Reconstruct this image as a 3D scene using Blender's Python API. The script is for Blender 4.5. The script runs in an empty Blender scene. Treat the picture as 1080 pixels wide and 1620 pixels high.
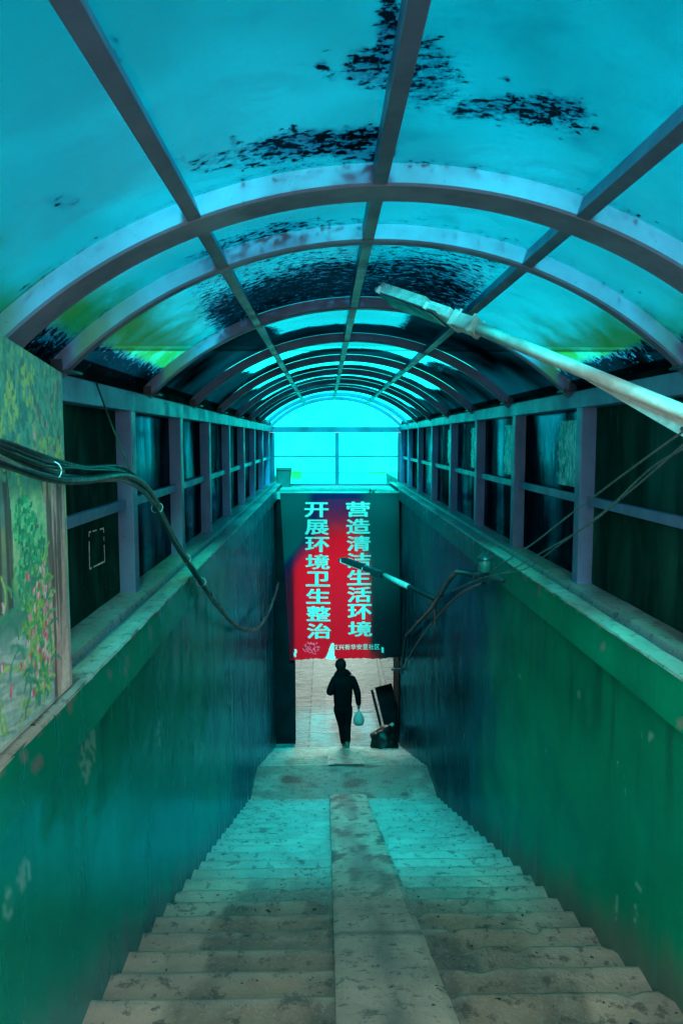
import bpy, bmesh, math, random
import numpy as np
from mathutils import Vector, Matrix, noise
random.seed(7); np.random.seed(7)
R = math.radians
scn = bpy.context.scene
C = scn.collection

# ------------------------------------------------------------------ camera
FPX, VPX, VPY = 1200.0, 515.0, 695.0
PITCH = math.atan((810 - VPY) / FPX); YAW = math.atan((540 - VPX) / FPX)
cam = bpy.data.cameras.new('camera'); cam_o = bpy.data.objects.new('camera', cam); C.objects.link(cam_o)
cam.sensor_fit = 'VERTICAL'; cam.sensor_height = 36; cam.lens = 36 * FPX / 1620
cam.clip_start = 0.02; cam.clip_end = 2000
cam_o.location = (0, 0, 0); cam_o.rotation_euler = (math.pi / 2 - PITCH, 0, -YAW)
scn.camera = cam_o

# ------------------------------------------------------------------ world, sun, exposure
SUN_EL, SUN_AZ = R(42), R(178)      # the sun stands behind the camera, veiled by cloud
w = bpy.data.worlds.new('World'); scn.world = w; w.use_nodes = True
wn = w.node_tree; bg = wn.nodes['Background']
sky = wn.nodes.new('ShaderNodeTexSky'); sky.sky_type = 'NISHITA'; sky.sun_disc = False
sky.sun_elevation = SUN_EL; sky.sun_rotation = SUN_AZ; sky.dust_density = 4; sky.ozone_density = 1
wn.links.new(sky.outputs[0], bg.inputs[0]); bg.inputs[1].default_value = 0.05
sl = bpy.data.lights.new('sun', 'SUN'); sl.energy = 5; sl.angle = R(15); sl.color = (1, 0.985, 0.95)
so = bpy.data.objects.new('sun', sl); C.objects.link(so); so.location = (0, -30, 30)
so.rotation_euler = Vector((-math.sin(SUN_AZ) * math.cos(SUN_EL), -math.cos(SUN_AZ) * math.cos(SUN_EL), -math.sin(SUN_EL))).to_track_quat('-Z', 'Y').to_euler()
vs = scn.view_settings; vs.view_transform = 'Standard'; vs.look = 'None'; vs.gamma = 1; vs.exposure = 2.18
scn.cycles.use_denoising = True
scn.cycles.max_bounces = 10; scn.cycles.diffuse_bounces = 6; scn.cycles.glossy_bounces = 4
scn.cycles.transmission_bounces = 6; scn.cycles.sample_clamp_indirect = 6

# ------------------------------------------------------------------ helpers
def at(px, py, D):
    """photo pixel + depth -> world point"""
    u = (px - 540) / FPX; v = (810 - py) / FPX
    cp, sp = math.cos(PITCH), math.sin(PITCH); cy, sy = math.cos(YAW), math.sin(YAW)
    F = Vector((sy * cp, cy * cp, -sp)); Rt = Vector((cy, -sy, 0)); U = Vector((sy * sp, cy * sp, cp))
    d = F + Rt * u + U * v
    return d * (D / d.y)

def atx(px, py, X):
    """photo pixel on the plane x = X"""
    p = at(px, py, 1.0); return p * (X / p.x)

def fbm(x, y, z=0.0, o=4):
    return noise.fractal(Vector((x, y, z)), 1.0, 2.0, o)   # about -1..1

def ss(a, b, x):
    t = min(1, max(0, (x - a) / (b - a))) if a != b else float(x > a)
    return t * t * (3 - 2 * t)

def mixc(a, b, t):
    return tuple(a[i] * (1 - t) + b[i] * t for i in range(3))

def tag(o, label=None, cat=None, group=None, kind=None):
    if label: o['label'] = label
    if cat: o['category'] = cat
    if group: o['group'] = group
    if kind: o['kind'] = kind
    return o

def empty(name, loc, label, cat, group=None):
    o = bpy.data.objects.new(name, None); C.objects.link(o); o.location = loc
    o.empty_display_size = 0.1
    return tag(o, label, cat, group)

ROOTS = {}
def origin_of(o):
    v = Vector((0, 0, 0))
    while o is not None:
        v += o.location; o = o.parent
    return v

class MB:
    def __init__(s): s.v = []; s.f = []; s.c = None
    def add(s, vs, fs):
        n = len(s.v); s.v += [Vector(p) for p in vs]; s.f += [tuple(i + n for i in f) for f in fs]
    def box(s, a, b, bev=0.0):
        a, b = Vector(a), Vector(b)
        lo = Vector([min(a[i], b[i]) for i in range(3)]); hi = Vector([max(a[i], b[i]) for i in range(3)])
        if bev <= 0:
            vs = [(x, y, z) for x in (lo.x, hi.x) for y in (lo.y, hi.y) for z in (lo.z, hi.z)]
            s.add(vs, [(0, 1, 3, 2), (4, 6, 7, 5), (0, 4, 5, 1), (2, 3, 7, 6), (0, 2, 6, 4), (1, 5, 7, 3)])
        else:
            bm = bmesh.new()
            bmesh.ops.create_cube(bm, size=1)
            for v in bm.verts:
                v.co = Vector([lo[i] + (v.co[i] + .5) * (hi[i] - lo[i]) for i in range(3)])
            bmesh.ops.bevel(bm, geom=bm.edges[:], offset=bev, segments=2, affect='EDGES', profile=.6)
            bm.verts.index_update()
            s.add([v.co.copy() for v in bm.verts], [[v.index for v in f.verts] for f in bm.faces]); bm.free()
        return s
    def tube(s, pts, r, n=10, cap=True):
        pts = [Vector(p) for p in pts]
        rs = r if isinstance(r, (list, tuple)) else [r] * len(pts)
        rings = []; up = None
        for i, p in enumerate(pts):
            t = (pts[min(i + 1, len(pts) - 1)] - pts[max(i - 1, 0)]).normalized()
            if up is None:
                up = Vector((0, 0, 1)) if abs(t.z) < .9 else Vector((1, 0, 0))
            a = t.cross(up).normalized(); up = a.cross(t).normalized()
            rings.append([p + (a * math.cos(2 * math.pi * k / n) + up * math.sin(2 * math.pi * k / n)) * rs[i] for k in range(n)])
        vs = [q for ring in rings for q in ring]; fs = []
        for i in range(len(pts) - 1):
            for k in range(n):
                fs.append((i * n + k, i * n + (k + 1) % n, (i + 1) * n + (k + 1) % n, (i + 1) * n + k))
        if cap:
            fs.append(tuple(range(n - 1, -1, -1))); fs.append(tuple((len(pts) - 1) * n + k for k in range(n)))
        s.add(vs, fs); return s
    def obb(s, o, ax, ay, az, bev=0):
        """oriented box: centre o, half vectors"""
        b = MB().box((-1, -1, -1), (1, 1, 1)) if bev <= 0 else None
        if bev > 0:
            L = [ax.length, ay.length, az.length]
            b = MB().box((-L[0], -L[1], -L[2]), (L[0], L[1], L[2]), bev)
            e = [ax.normalized(), ay.normalized(), az.normalized()]
            s.add([o + e[0] * v.x + e[1] * v.y + e[2] * v.z for v in b.v], b.f)
        else:
            s.add([o + ax * v.x + ay * v.y + az * v.z for v in b.v], b.f)
        return s
    def build(s, name, mat, parent=None, smooth=False, cols=None):
        off = origin_of(parent) if parent else Vector((0, 0, 0))
        me = bpy.data.meshes.new(name)
        if parent is None and s.v:
            lo = [min(v[i] for v in s.v) for i in range(3)]; hi = [max(v[i] for v in s.v) for i in range(3)]
            off = Vector(((lo[0] + hi[0]) / 2, (lo[1] + hi[1]) / 2, lo[2]))
        me.from_pydata([v - off for v in s.v], [], s.f); me.validate(); me.update()
        if smooth:
            for p in me.polygons: p.use_smooth = True
        o = bpy.data.objects.new(name, me); C.objects.link(o)
        if mat: me.materials.append(mat)
        if cols is not None:
            a = me.color_attributes.new('Col', 'FLOAT_COLOR', 'POINT')
            arr = np.ones((len(me.vertices), 4), dtype=np.float32); arr[:, :3] = np.array(cols, dtype=np.float32).reshape(-1, 3)
            a.data.foreach_set('color', arr.ravel())
        if parent: o.parent = parent
        else: o.location = off
        bm = bmesh.new(); bm.from_mesh(me)
        if len(bm.faces) < 60000 and cols is None: bmesh.ops.recalc_face_normals(bm, faces=bm.faces); bm.to_mesh(me)
        bm.free()
        return o

def grid(nu, nv, fn):
    """fn(u,v in 0..1)->point, as MB"""
    m = MB(); vs = [fn(i / nu, j / nv) for i in range(nu + 1) for j in range(nv + 1)]
    fs = [(i * (nv + 1) + j, (i + 1) * (nv + 1) + j, (i + 1) * (nv + 1) + j + 1, i * (nv + 1) + j + 1) for i in range(nu) for j in range(nv)]
    m.add(vs, fs); return m

# ------------------------------------------------------------------ materials
class NT:
    def __init__(s, name):
        s.m = bpy.data.materials.new(name); s.m.use_nodes = True; s.t = s.m.node_tree
        s.t.nodes.clear(); s.out = s.n('ShaderNodeOutputMaterial')
    def n(s, typ, ins=None, **kw):
        x = s.t.nodes.new(typ)
        for k, v in kw.items(): setattr(x, k, v)
        for k, v in (ins or {}).items():
            i = x.inputs[k]
            if isinstance(v, bpy.types.NodeSocket): s.t.links.new(v, i)
            else: i.default_value = v
        return x
    def pos(s, sc=(1, 1, 1)):
        g = s.n('ShaderNodeNewGeometry')
        return s.n('ShaderNodeMapping', {0: g.outputs['Position'], 'Scale': sc}).outputs[0]
    def noise(s, vec, scale, detail=5, rough=.55, dist=0):
        return s.n('ShaderNodeTexNoise', {'Vector': vec, 'Scale': scale, 'Detail': detail, 'Roughness': rough, 'Distortion': dist}).outputs[0]
    def ramp(s, fac, a, b, lo=0.0, hi=1.0):
        return s.n('ShaderNodeMapRange', {0: fac, 1: a, 2: b, 3: lo, 4: hi}, interpolation_type='SMOOTHSTEP').outputs[0]
    def mix(s, f, a, b, blend='MIX'):
        x = s.n('ShaderNodeMix', data_type='RGBA', blend_type=blend)
        for k, v in ((0, f), (6, a), (7, b)):
            if isinstance(v, bpy.types.NodeSocket): s.t.links.new(v, x.inputs[k])
            else: x.inputs[k].default_value = v if k == 0 else (*v, 1) if len(v) == 3 else v
        return x.outputs[2]
    def math(s, op, a, b=0.0):
        return s.n('ShaderNodeMath', {0: a, 1: b}, operation=op).outputs[0]
    def bump(s, h, strength=.3, dist=.01):
        return s.n('ShaderNodeBump', {'Height': h, 'Strength': strength, 'Distance': dist}).outputs[0]
    def bsdf(s, col, rough=.5, metal=0.0, normal=None, spec=.5, coat=0.0):
        b = s.n('ShaderNodeBsdfPrincipled')
        for k, v in (('Base Color', col), ('Roughness', rough), ('Metallic', metal), ('Normal', normal), ('Specular IOR Level', spec), ('Coat Weight', coat)):
            if v is None: continue
            if isinstance(v, bpy.types.NodeSocket): s.t.links.new(v, b.inputs[k])
            else: b.inputs[k].default_value = (*v, 1) if k == 'Base Color' else v
        return b.outputs[0]
    def done(s, sh): s.t.links.new(sh, s.out.inputs[0]); return s.m

def simple(name, col, rough=.5, metal=0, var=.25, scale=8, bump=.1, spec=.5, col2=None):
    t = NT(name); p = t.pos(); n = t.noise(p, scale, 6, .6)
    c = t.mix(t.ramp(n, .35, .7), col, col2 or tuple(c * (1 - var) for c in col))
    return t.done(t.bsdf(c, t.ramp(n, .3, .7, rough * .8, min(1, rough * 1.25)), metal, t.bump(t.noise(p, scale * 6, 3), bump, .003), spec))

def panel_mat(name, tint, moss, dark, trans, clr=.4):
    """translucent plastic sheet; Col.r = dirt, Col.g = moss, Col.b = lighter tint, set bay by bay"""
    t = NT(name); a = t.n('ShaderNodeVertexColor', layer_name='Col').outputs[0]
    sep = t.n('ShaderNodeSeparateColor', {0: a}); p = t.pos((1, 1, 1)); ps = t.pos((1, 1.5, 1))
    n1 = t.noise(ps, 21, 7, .70, .25); n2 = t.noise(p, 60, 4, .6); n3 = t.noise(p, 1.3, 3, .5); n4 = t.noise(p, 150, 2, .5)
    c = t.mix(t.ramp(n3, .35, .65), tint, tuple(x * .60 for x in tint))
    c = t.mix(t.ramp(t.noise(t.pos((1, 1.6, 1)), 5, 7, .72, .5), .48, .70, 0, .55), c, (0, tint[1] * .42, tint[2] * .48))
    c = t.mix(t.ramp(n4, .55, .70, 0, .5), c, tuple(x * .45 for x in tint))
    c = t.mix(sep.outputs[2], c, tuple(min(.95, x * 2.0) for x in tint))
    mo = t.ramp(t.math('ADD', sep.outputs[1], t.math('MULTIPLY', t.math('SUBTRACT', t.noise(p, 4, 6, .6), .5), 1.5)), .2, 1.15)
    c = t.mix(mo, c, moss)
    nn = t.math('ADD', t.math('MULTIPLY', t.math('SUBTRACT', n1, .5), 2.3), t.math('MULTIPLY', t.math('SUBTRACT', n2, .5), 1.0))
    d = t.ramp(t.math('ADD', sep.outputs[0], nn), .52, .60)
    soft = t.ramp(t.math('ADD', sep.outputs[0], t.math('MULTIPLY', nn, .5)), .20, .62, 0, .90)
    c = t.mix(soft, c, tuple(x * .22 for x in tint[:1]) + (tint[1] * .1, tint[2] * .22))
    tr = t.n('ShaderNodeBsdfTranslucent', {0: c}).outputs[0]
    clear = t.n('ShaderNodeBsdfTransparent', {0: c}).outputs[0]
    df = t.n('ShaderNodeBsdfDiffuse', {0: t.mix(.5, c, tuple(x * .3 for x in tint))}).outputs[0]
    m1 = t.n('ShaderNodeMixShader', {0: trans, 1: df, 2: tr}).outputs[0]
    m1 = t.n('ShaderNodeMixShader', {0: clr, 1: m1, 2: clear}).outputs[0]
    fr = t.n('ShaderNodeFresnel', {0: 1.35}).outputs[0]
    gl = t.n('ShaderNodeBsdfGlossy', {1: .25, 0: (.5, .5, .5, 1)}).outputs[0]
    m2 = t.n('ShaderNodeMixShader', {0: t.math('MULTIPLY', fr, .15), 1: m1, 2: gl}).outputs[0]
    dk = t.n('ShaderNodeBsdfDiffuse', {0: (*dark, 1)}).outputs[0]
    return t.done(t.n('ShaderNodeMixShader', {0: t.math('MULTIPLY', d, t.ramp(n3, .3, .7, .88, 1.0)), 1: m2, 2: dk}).outputs[0])

CY = (.002, .60, .66)
M = {}
M['roof'] = panel_mat('cyan_sheet', CY, (.002, .14, .030), (.003, .004, .006), .8, .90)
M['gable'] = panel_mat('gable_sheet', (.004, .98, .90), (.004, .62, .12), (.003, .004, .006), .95, .8)

def metal_paint(name, c, rough=.42):
    t = NT(name); p = t.pos(); n = t.noise(p, 5, 6, .65); n2 = t.noise(p, 70, 3)
    c1 = t.mix(t.ramp(n, .3, .75), c, tuple(x * .72 for x in c))
    c1 = t.mix(t.ramp(n2, .66, .74, 0, .6), c1, (.10, .07, .06))
    return t.done(t.bsdf(c1, t.ramp(n, .3, .7, rough * .8, rough * 1.3), 0, t.bump(n2, .12, .002), .5))
M['rib'] = metal_paint('grey_rib_paint', (.15, .18, .29), .5)
M['frame'] = metal_paint('blue_frame_paint', (.14, .25, .47), .4)
M['gframe'] = metal_paint('gable_frame_paint', (.035, .13, .20), .5)
M['purlin'] = metal_paint('dark_purlin_paint', (.07, .11, .20), .4)

def wall_mat():
    t = NT('painted_wall'); a = t.n('ShaderNodeVertexColor', layer_name='Col').outputs[0]
    p = t.pos(); pv = t.pos((1, 1, .12)); st = t.noise(pv, 9, 6, .6); big = t.noise(p, 1.6, 5, .6); fine = t.noise(p, 40, 4)
    c = t.mix(t.ramp(big, .3, .7, 0, .30), a, (.004, .08, .09))
    c = t.mix(t.ramp(st, .52, .74, 0, .22), c, (.015, .24, .22))
    # thin scratches and chips of bare plaster
    ch = t.noise(t.pos((1, 1, .35)), 16, 8, .72, .5)
    mask = t.ramp(t.noise(p, 2.3, 2), .55, .68)
    c = t.mix(t.math('MULTIPLY', t.ramp(ch, .635, .655), mask), c, (.25, .85, .65))
    ridge = t.n('ShaderNodeTexNoise', {'Vector': t.pos((1, 1, .22)), 'Scale': 13, 'Detail': 2}, noise_type='RIDGED_MULTIFRACTAL').outputs[0]
    r = t.ramp(st, .3, .7, .14, .30)
    bp = t.bump(t.math('ADD', t.math('MULTIPLY', big, 3.0), t.math('ADD', t.math('MULTIPLY', st, .35), t.math('MULTIPLY', fine, .12))), .35, .012)
    df = t.n('ShaderNodeBsdfDiffuse', {0: c, 'Normal': bp}).outputs[0]; gl = t.n('ShaderNodeBsdfGlossy', {0: (.07, .62, .80, 1), 1: r, 'Normal': bp}).outputs[0]
    fr = t.n('ShaderNodeFresnel', {0: 1.4, 'Normal': bp}).outputs[0]
    return t.done(t.n('ShaderNodeMixShader', {0: t.math('MULTIPLY', fr, .48), 1: df, 2: gl}).outputs[0])
M['wall'] = wall_mat()

def conc_mat(name, wet=0.0):
    t = NT(name); a = t.n('ShaderNodeVertexColor', layer_name='Col').outputs[0]
    p = t.pos(); big = t.noise(p, 3.2, 6, .65, .3); fine = t.noise(p, 55, 5, .7); mid = t.noise(p, 14, 6, .7); a = t.mix(1, a, (.98, .98, .90), 'MULTIPLY')
    c = t.mix(t.ramp(big, .35, .65, 0, .35), a, (.10, .11, .105))
    c = t.mix(t.ramp(mid, .54, .62, 0, .7), c, (.07, .08, .075))
    c = t.mix(t.ramp(fine, .52, .66, 0, .5), c, (.46, .48, .44))
    c = t.mix(t.ramp(t.noise(p, 22, 3, .5), .69, .71), c, (.01, .01, .01))
    r = t.ramp(big, .4, .62, .62 - wet * .3, .30 + .1 * (1 - wet))
    return t.done(t.bsdf(c, r, 0, t.bump(t.math('ADD', mid, t.math('MULTIPLY', fine, .6)), .8, .012), .5))
M['step'] = conc_mat('worn_concrete', .6)
M['wetconc'] = conc_mat('wet_concrete', 1.0)
M['coping'] = simple('coping_cement', (.42, .45, .42), .7, 0, .45, 7, .4)
M['conc'] = simple('raw_concrete', (.25, .27, .26), .8, 0, .4, 4, .5)
M['dark'] = simple('dark_render', (.006, .009, .012), .9, 0, .4, 4, .4, .05)
M['white'] = simple('white_lamp_paint', (.72, .76, .70), .4, 0, .25, 20, .1)
M['alu'] = simple('lamp_aluminium', (.55, .60, .58), .38, .3, .3, 25, .15)
M['lens'] = simple('lamp_lens', (.012, .07, .085), .45, 0, .4, 15, .05)
M['galv'] = simple('dark_steel', (.05, .06, .07), .4, .3, .3, 20, .1)
M['cable'] = simple('black_cable', (.012, .013, .014), .35, 0, .3, 30, .1)
M['cableg'] = simple('grey_cable', (.13, .16, .17), .4, 0, .3, 30, .1)
M['tie'] = simple('white_cable_tie', (.75, .8, .78), .4)
M['black'] = simple('black_cloth', (.003, .003, .004), .95, 0, .3, 30, .3, .02)
M['trouser'] = simple('dark_trousers', (.003, .003, .004), .95, 0, .3, 30, .3, .02)
M['skin'] = simple('skin', (.12, .06, .04), .5)
M['hair'] = simple('black_hair', (.004, .004, .004), .7, spec=.05)
M['shoe'] = simple('dark_shoe', (.015, .015, .018), .5)
M['sole'] = simple('pale_sole', (.45, .5, .58), .6)
M['sack'] = simple('black_sack', (.008, .008, .009), .45, 0, .3, 12, .6)
M['earth'] = simple('ground_paving', (.24, .24, .22), .95, 0, .4, .8, .5, .2)
M['pane'] = None

def pane_mat(name, c, c2, rough=.18, gt=(.4, .7, 1, 1)):
    t = NT(name); p = t.pos((1, 1, .35)); n = t.noise(p, 3.5, 6, .62, .8); n2 = t.noise(t.pos((1, 1, .15)), 14, 5, .6)
    col = t.mix(t.ramp(n, .42, .68), c, c2)
    col = t.mix(t.ramp(n2, .60, .72, 0, .45), col, tuple(min(1, x * 2.0) for x in c2))
    col = t.mix(t.ramp(t.noise(t.pos(), 30, 6, .7), .70, .72), col, (.3, .4, .36))
    bp = t.bump(n, .5, .02); df = t.n('ShaderNodeBsdfDiffuse', {0: col, 'Normal': bp}).outputs[0]
    gl = t.n('ShaderNodeBsdfGlossy', {0: gt, 1: t.ramp(n, .35, .7, rough, rough * 2.6), 'Normal': bp}).outputs[0]
    fr = t.n('ShaderNodeFresnel', {0: 1.4, 'Normal': bp}).outputs[0]
    return t.done(t.n('ShaderNodeMixShader', {0: t.math('MULTIPLY', fr, t.ramp(t.noise(t.pos((1, .8, .3)), 1.7, 3), .48, .64, .02, .26)), 1: df, 2: gl}).outputs[0])
M['paneg'] = pane_mat('dark_green_board', (.004, .030, .026), (.008, .075, .055), .35, (.15, .5, .42, 1))
M['panek'] = pane_mat('dark_window_film', (.002, .003, .006), (.002, .009, .018), .10)

def film_mat():
    t = NT('crinkled_plastic_film'); p = t.pos((1, 1, .5)); n = t.noise(p, 9, 7, .6, 2.2)
    col = t.mix(t.ramp(n, .40, .62), (.02, .10, .17), (.30, .62, .75))
    return t.done(t.bsdf(col, .2, 0, t.bump(n, .9, .04), .6))
M['film'] = film_mat()

def vcol_mat(name, rough=.6, bump=.15, spec=.4, nscale=40, trans=None):
    t = NT(name); a = t.n('ShaderNodeVertexColor', layer_name='Col').outputs[0]; p = t.pos(); n = t.noise(p, nscale, 4, .6)
    c = t.mix(t.ramp(n, .35, .7, 0, .25), a, (.05, .08, .07))
    b = t.bsdf(c, rough, 0, t.bump(n, bump, .003), spec)
    return t, a, b
t, a, b = vcol_mat('mural_paint', .5); M['mural'] = t.done(b)
t, a, b = vcol_mat('banner_cloth', .8, .1, .03, 90)
b = t.bsdf(a, .8, spec=.03)
al = t.n('ShaderNodeVertexColor', layer_name='Glow').outputs[0]
tr = t.n('ShaderNodeBsdfTranslucent', {0: al}).outputs[0]
M['banner'] = t.done(t.n('ShaderNodeAddShader', {0: b, 1: tr}).outputs[0])
M['letter'] = simple('banner_letter_print', (.95, .50, .47), .8, 0, .12, 60, .05)
def bag_mat():
    t = NT('thin_plastic_bag'); p = t.pos(); n = t.noise(p, 30, 4)
    d = t.bsdf((.34, .36, .35), .3, 0, t.bump(n, .8, .02)); tr = t.n('ShaderNodeBsdfTranslucent', {0: (.6, .64, .62, 1)}).outputs[0]
    return t.done(t.n('ShaderNodeMixShader', {0: .55, 1: d, 2: tr}).outputs[0])
M['bag'] = bag_mat()
M['bagfood'] = simple('bag_contents', (.03, .028, .02), .6)

# ------------------------------------------------------------------ dimensions (metres; origin = camera)
XL, XR, XC = -0.86, 1.29, 0.215            # stair wall faces, axis
ZL, ZF = -0.86, -1.06                      # coping top, lower edge of fascia
WL, WR = -1.06, 1.485                      # inner faces of the window frames
RUN, RISE, NST = 0.2781, 0.0983, 31
H0 = -1.282
Y_LAND, Z_LAND, Y_L2 = RUN * NST, H0 - RISE * NST, 9.74
Z_FLOOR, Y_FOOT = -5.54, 13.0
Y_BAN = 13.38; Y_G = 15.3
BAYS = [.95, 2.42, 3.08, 4.62, 6.16, 7.70, 9.24, 10.78, 12.32, 13.80, 15.24]
R_ARC = 1.79; Z_CR = 0.78; HALF = 1.275
def arc(xr, lift=0.0):
    return Z_CR - R_ARC + math.sqrt((R_ARC + lift) ** 2 - xr * xr)
A_END = math.asin(HALF / R_ARC)

# ------------------------------------------------------------------ ground (one sheet with the cutting for the stairs and the light well)
def ground():
    m = MB(); Z = -0.97; B = 600
    xs = [-B, -1.32, -.9, 1.34, 1.75, B]; ys = [-B, -0.02, 13.4, 15.55, 22.0, B]
    def hole(cx, cy):
        if -1.32 < cx < 1.75 and -.02 < cy < 15.55: return True
        if -1.32 < cx < 1.75 and 15.55 < cy < 22: return True
        return False
    for i in range(5):
        for j in range(5):
            if hole((xs[i] + xs[i + 1]) / 2, (ys[j] + ys[j + 1]) / 2): continue
            m.add([(xs[i], ys[j], Z), (xs[i + 1], ys[j], Z), (xs[i + 1], ys[j + 1], Z), (xs[i], ys[j + 1], Z)], [(0, 1, 2, 3)])
    # weld
    key = {}; nv = []; rm = []
    for v in m.v:
        k = (round(v.x, 3), round(v.y, 3))
        if k not in key: key[k] = len(nv); nv.append(v)
        rm.append(key[k])
    m.v = nv; m.f = [tuple(rm[i] for i in f) for f in m.f]
    tag(m.build('ground', M['earth']), kind='structure')
ground()

# ------------------------------------------------------------------ staircase
stair = empty('staircase', (XC, Y_LAND / 2, Z_LAND), 'long worn concrete staircase running down between the green walls to the tunnel', 'staircase')
def step_col(x, y, z, edge, k):
    nz = fbm(y * 1.3, x * 2.5, k * .37)
    n2 = fbm(x * 6, y * 6, 3.1)
    el = x - XL; er = XR - x
    wob = .30 + .10 * fbm(y * 2.2, 5.5) + .05 * fbm(k * 3.3, x * 9)
    side = 1 - ss(wob - .03, wob + .03, min(el, er))
    base = mixc((.42, .36, .29), (.26, .24, .20), ss(-.25, .35, nz))
    base = mixc(base, (.46, .45, .40), ss(.1, .5, n2) * .6)
    base = mixc(base, (.08, .09, .09), ss(.22, .5, fbm(x * 3.1, y * 1.1, 7.7)) * .6)
    base = mixc(base, (.40, .60, .64), ss(4.0, 5.4, y) * .72 * (1 - ss(8.8, 9.6, y)))  # cyan light on the middle steps put into the colour
    c = mixc(base, mixc((.62, .53, .46), (.42, .56, .58), ss(4.2, 6, y)), side)  # paler side margins, tinted further down for the cyan light too
    near = 1 - ss(.0, .09, abs(x - .04)) ; near = max(near, 1 - ss(0, .07, abs(x - .47)))
    c = mixc(c, (.36, .36, .33), near * ss(-.4, .2, n2))
    if edge: c = mixc(c, (.62, .62, .56), .65 * ss(-.5, .3, fbm(x * 5, k * 1.7)))
    return c
def make_step(y0, z0, run, k, xl=XL - .055, xr=XR + .055, rise=RISE):
    """tread from y0 to y0+run at z0 (nosing at far end), riser falls to z0-rise"""
    prof = [(-.002, -.004, 0), (run * .35, -.003, 0), (run * .75, -.001, 0), (run - .022, 0, 1), (run - .004, -.006, 1), (run + .004, -.022, 1), (run, -rise * .55, 0), (run - .008, -rise - .02, 0)]
    n = 64; m = MB(); cols = []
    for i in range(n + 1):
        x = xl + (xr - xl) * i / n
        jy = .005 * fbm(x * 2.0, k * 2.17) + .003 * fbm(x * 13, k * 1.3); jz = .003 * fbm(x * 3.1, k * 3.3, 9) + .0015 * fbm(x * 17, k, 4)
        chip = max(0, fbm(x * 7.0, k * 5.1, 2.2) - .36) * .05
        for (py, pz, e) in prof:
            we = 1 if py > run * .5 else .3
            m.v.append(Vector((x, y0 + py + jy * we - (chip if e else 0), z0 + pz + jz - (chip * .8 if e else 0))))
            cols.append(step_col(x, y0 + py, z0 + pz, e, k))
    q = len(prof)
    for i in range(n):
        for j in range(q - 1): m.f.append((i * q + j, (i + 1) * q + j, (i + 1) * q + j + 1, i * q + j + 1))
    return m, cols
for k in range(NST):
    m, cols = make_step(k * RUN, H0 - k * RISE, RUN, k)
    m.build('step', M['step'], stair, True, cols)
N2 = 11; RUN2 = (Y_FOOT - Y_L2) / (N2 - 1); RISE2 = (Z_LAND - Z_FLOOR) / N2
def landing(y0, y1, z, nm='landing', x0=XL - .055, x1=XR + .055):
    m = grid(50, 30, lambda u, v: Vector((x0 + (x1 - x0) * u, y0 + (y1 - y0) * v, z + .006 * fbm(u * 5, v * 3, z))))
    cols = []
    for v in m.v:
        s = 1 - ss(.22, .34, min(v.x - XL, XR - v.x) + .08 * fbm(v.x * 3, v.y * 3)); n = fbm(v.x * 2.2, v.y * 3.5, 1.7)
        cols.append(mixc(mixc((.26, .28, .26), (.05, .06, .06), ss(-.1, .3, n)), (.55, .55, .52), s * ss(-.3, .2, n) * .9))
    m.build(nm, M['wetconc'], stair, True, cols)
landing(Y_LAND - .002, Y_L2, Z_LAND)
landing(-1.6, .0, H0 + RISE * 0, 'landing')
for k in range(N2):
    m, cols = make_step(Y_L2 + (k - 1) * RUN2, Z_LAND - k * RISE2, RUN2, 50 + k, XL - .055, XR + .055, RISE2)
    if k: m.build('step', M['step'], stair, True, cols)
# bicycle ramps
def ramp(y0, z0, y1, z1, x0, x1, x0e, x1e, top=.035):
    n, q = 160, 14; m = MB(); cols = []
    for i in range(n + 1):
        f = i / n; y = y0 + (y1 - y0) * f; z = z0 + (z1 - z0) * f
        a = x0 + (x0e - x0) * f + .006 * fbm(y * 4, 1); b = x1 + (x1e - x1) * f + .006 * fbm(y * 4, 7)
        ring = [(a, z - .18)] + [(a + (b - a) * j / q, z + top + .004 * fbm(y * 2, j * .5) - (.008 if j in (0, q) else 0)) for j in range(q + 1)] + [(b, z - .18)]
        for (x, zz) in ring:
            m.v.append(Vector((x, y, zz)))
            c = (x - (a + b) / 2) / (b - a); nn = fbm(x * 5, y * 1.3, 3.3)
            dark = ss(.0, .25, .23 + .22 * nn - abs(c + .03 + .10 * fbm(y * .9, 4.4)))
            cc = mixc((.68, .60, .53), (.26, .28, .27), dark * .9)
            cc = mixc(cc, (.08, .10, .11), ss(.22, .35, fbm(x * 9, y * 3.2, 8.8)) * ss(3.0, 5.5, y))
            # cross joints
            if abs((y % 2.3) - 1.15) < .02: cc = mixc(cc, (.08, .08, .08), .7)
            cols.append(cc)
    r = q + 3
    for i in range(n):
        for j in range(r - 1): m.f.append((i * r + j, (i + 1) * r + j, (i + 1) * r + j + 1, i * r + j + 1))
    m.f.append(tuple(n * r + j for j in range(r)))
    m.build('ramp', M['step'], stair, False, cols)
ramp(0, H0 + RISE, Y_LAND + .1, H0 + RISE - (RISE / RUN) * (Y_LAND + .1), .03, .455, .045, .475)
ramp(Y_L2 + .02, Z_LAND - .02, Y_FOOT - .02, Z_FLOOR + RISE2 - .02, .02, .52, .04, .54, .03)

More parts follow.
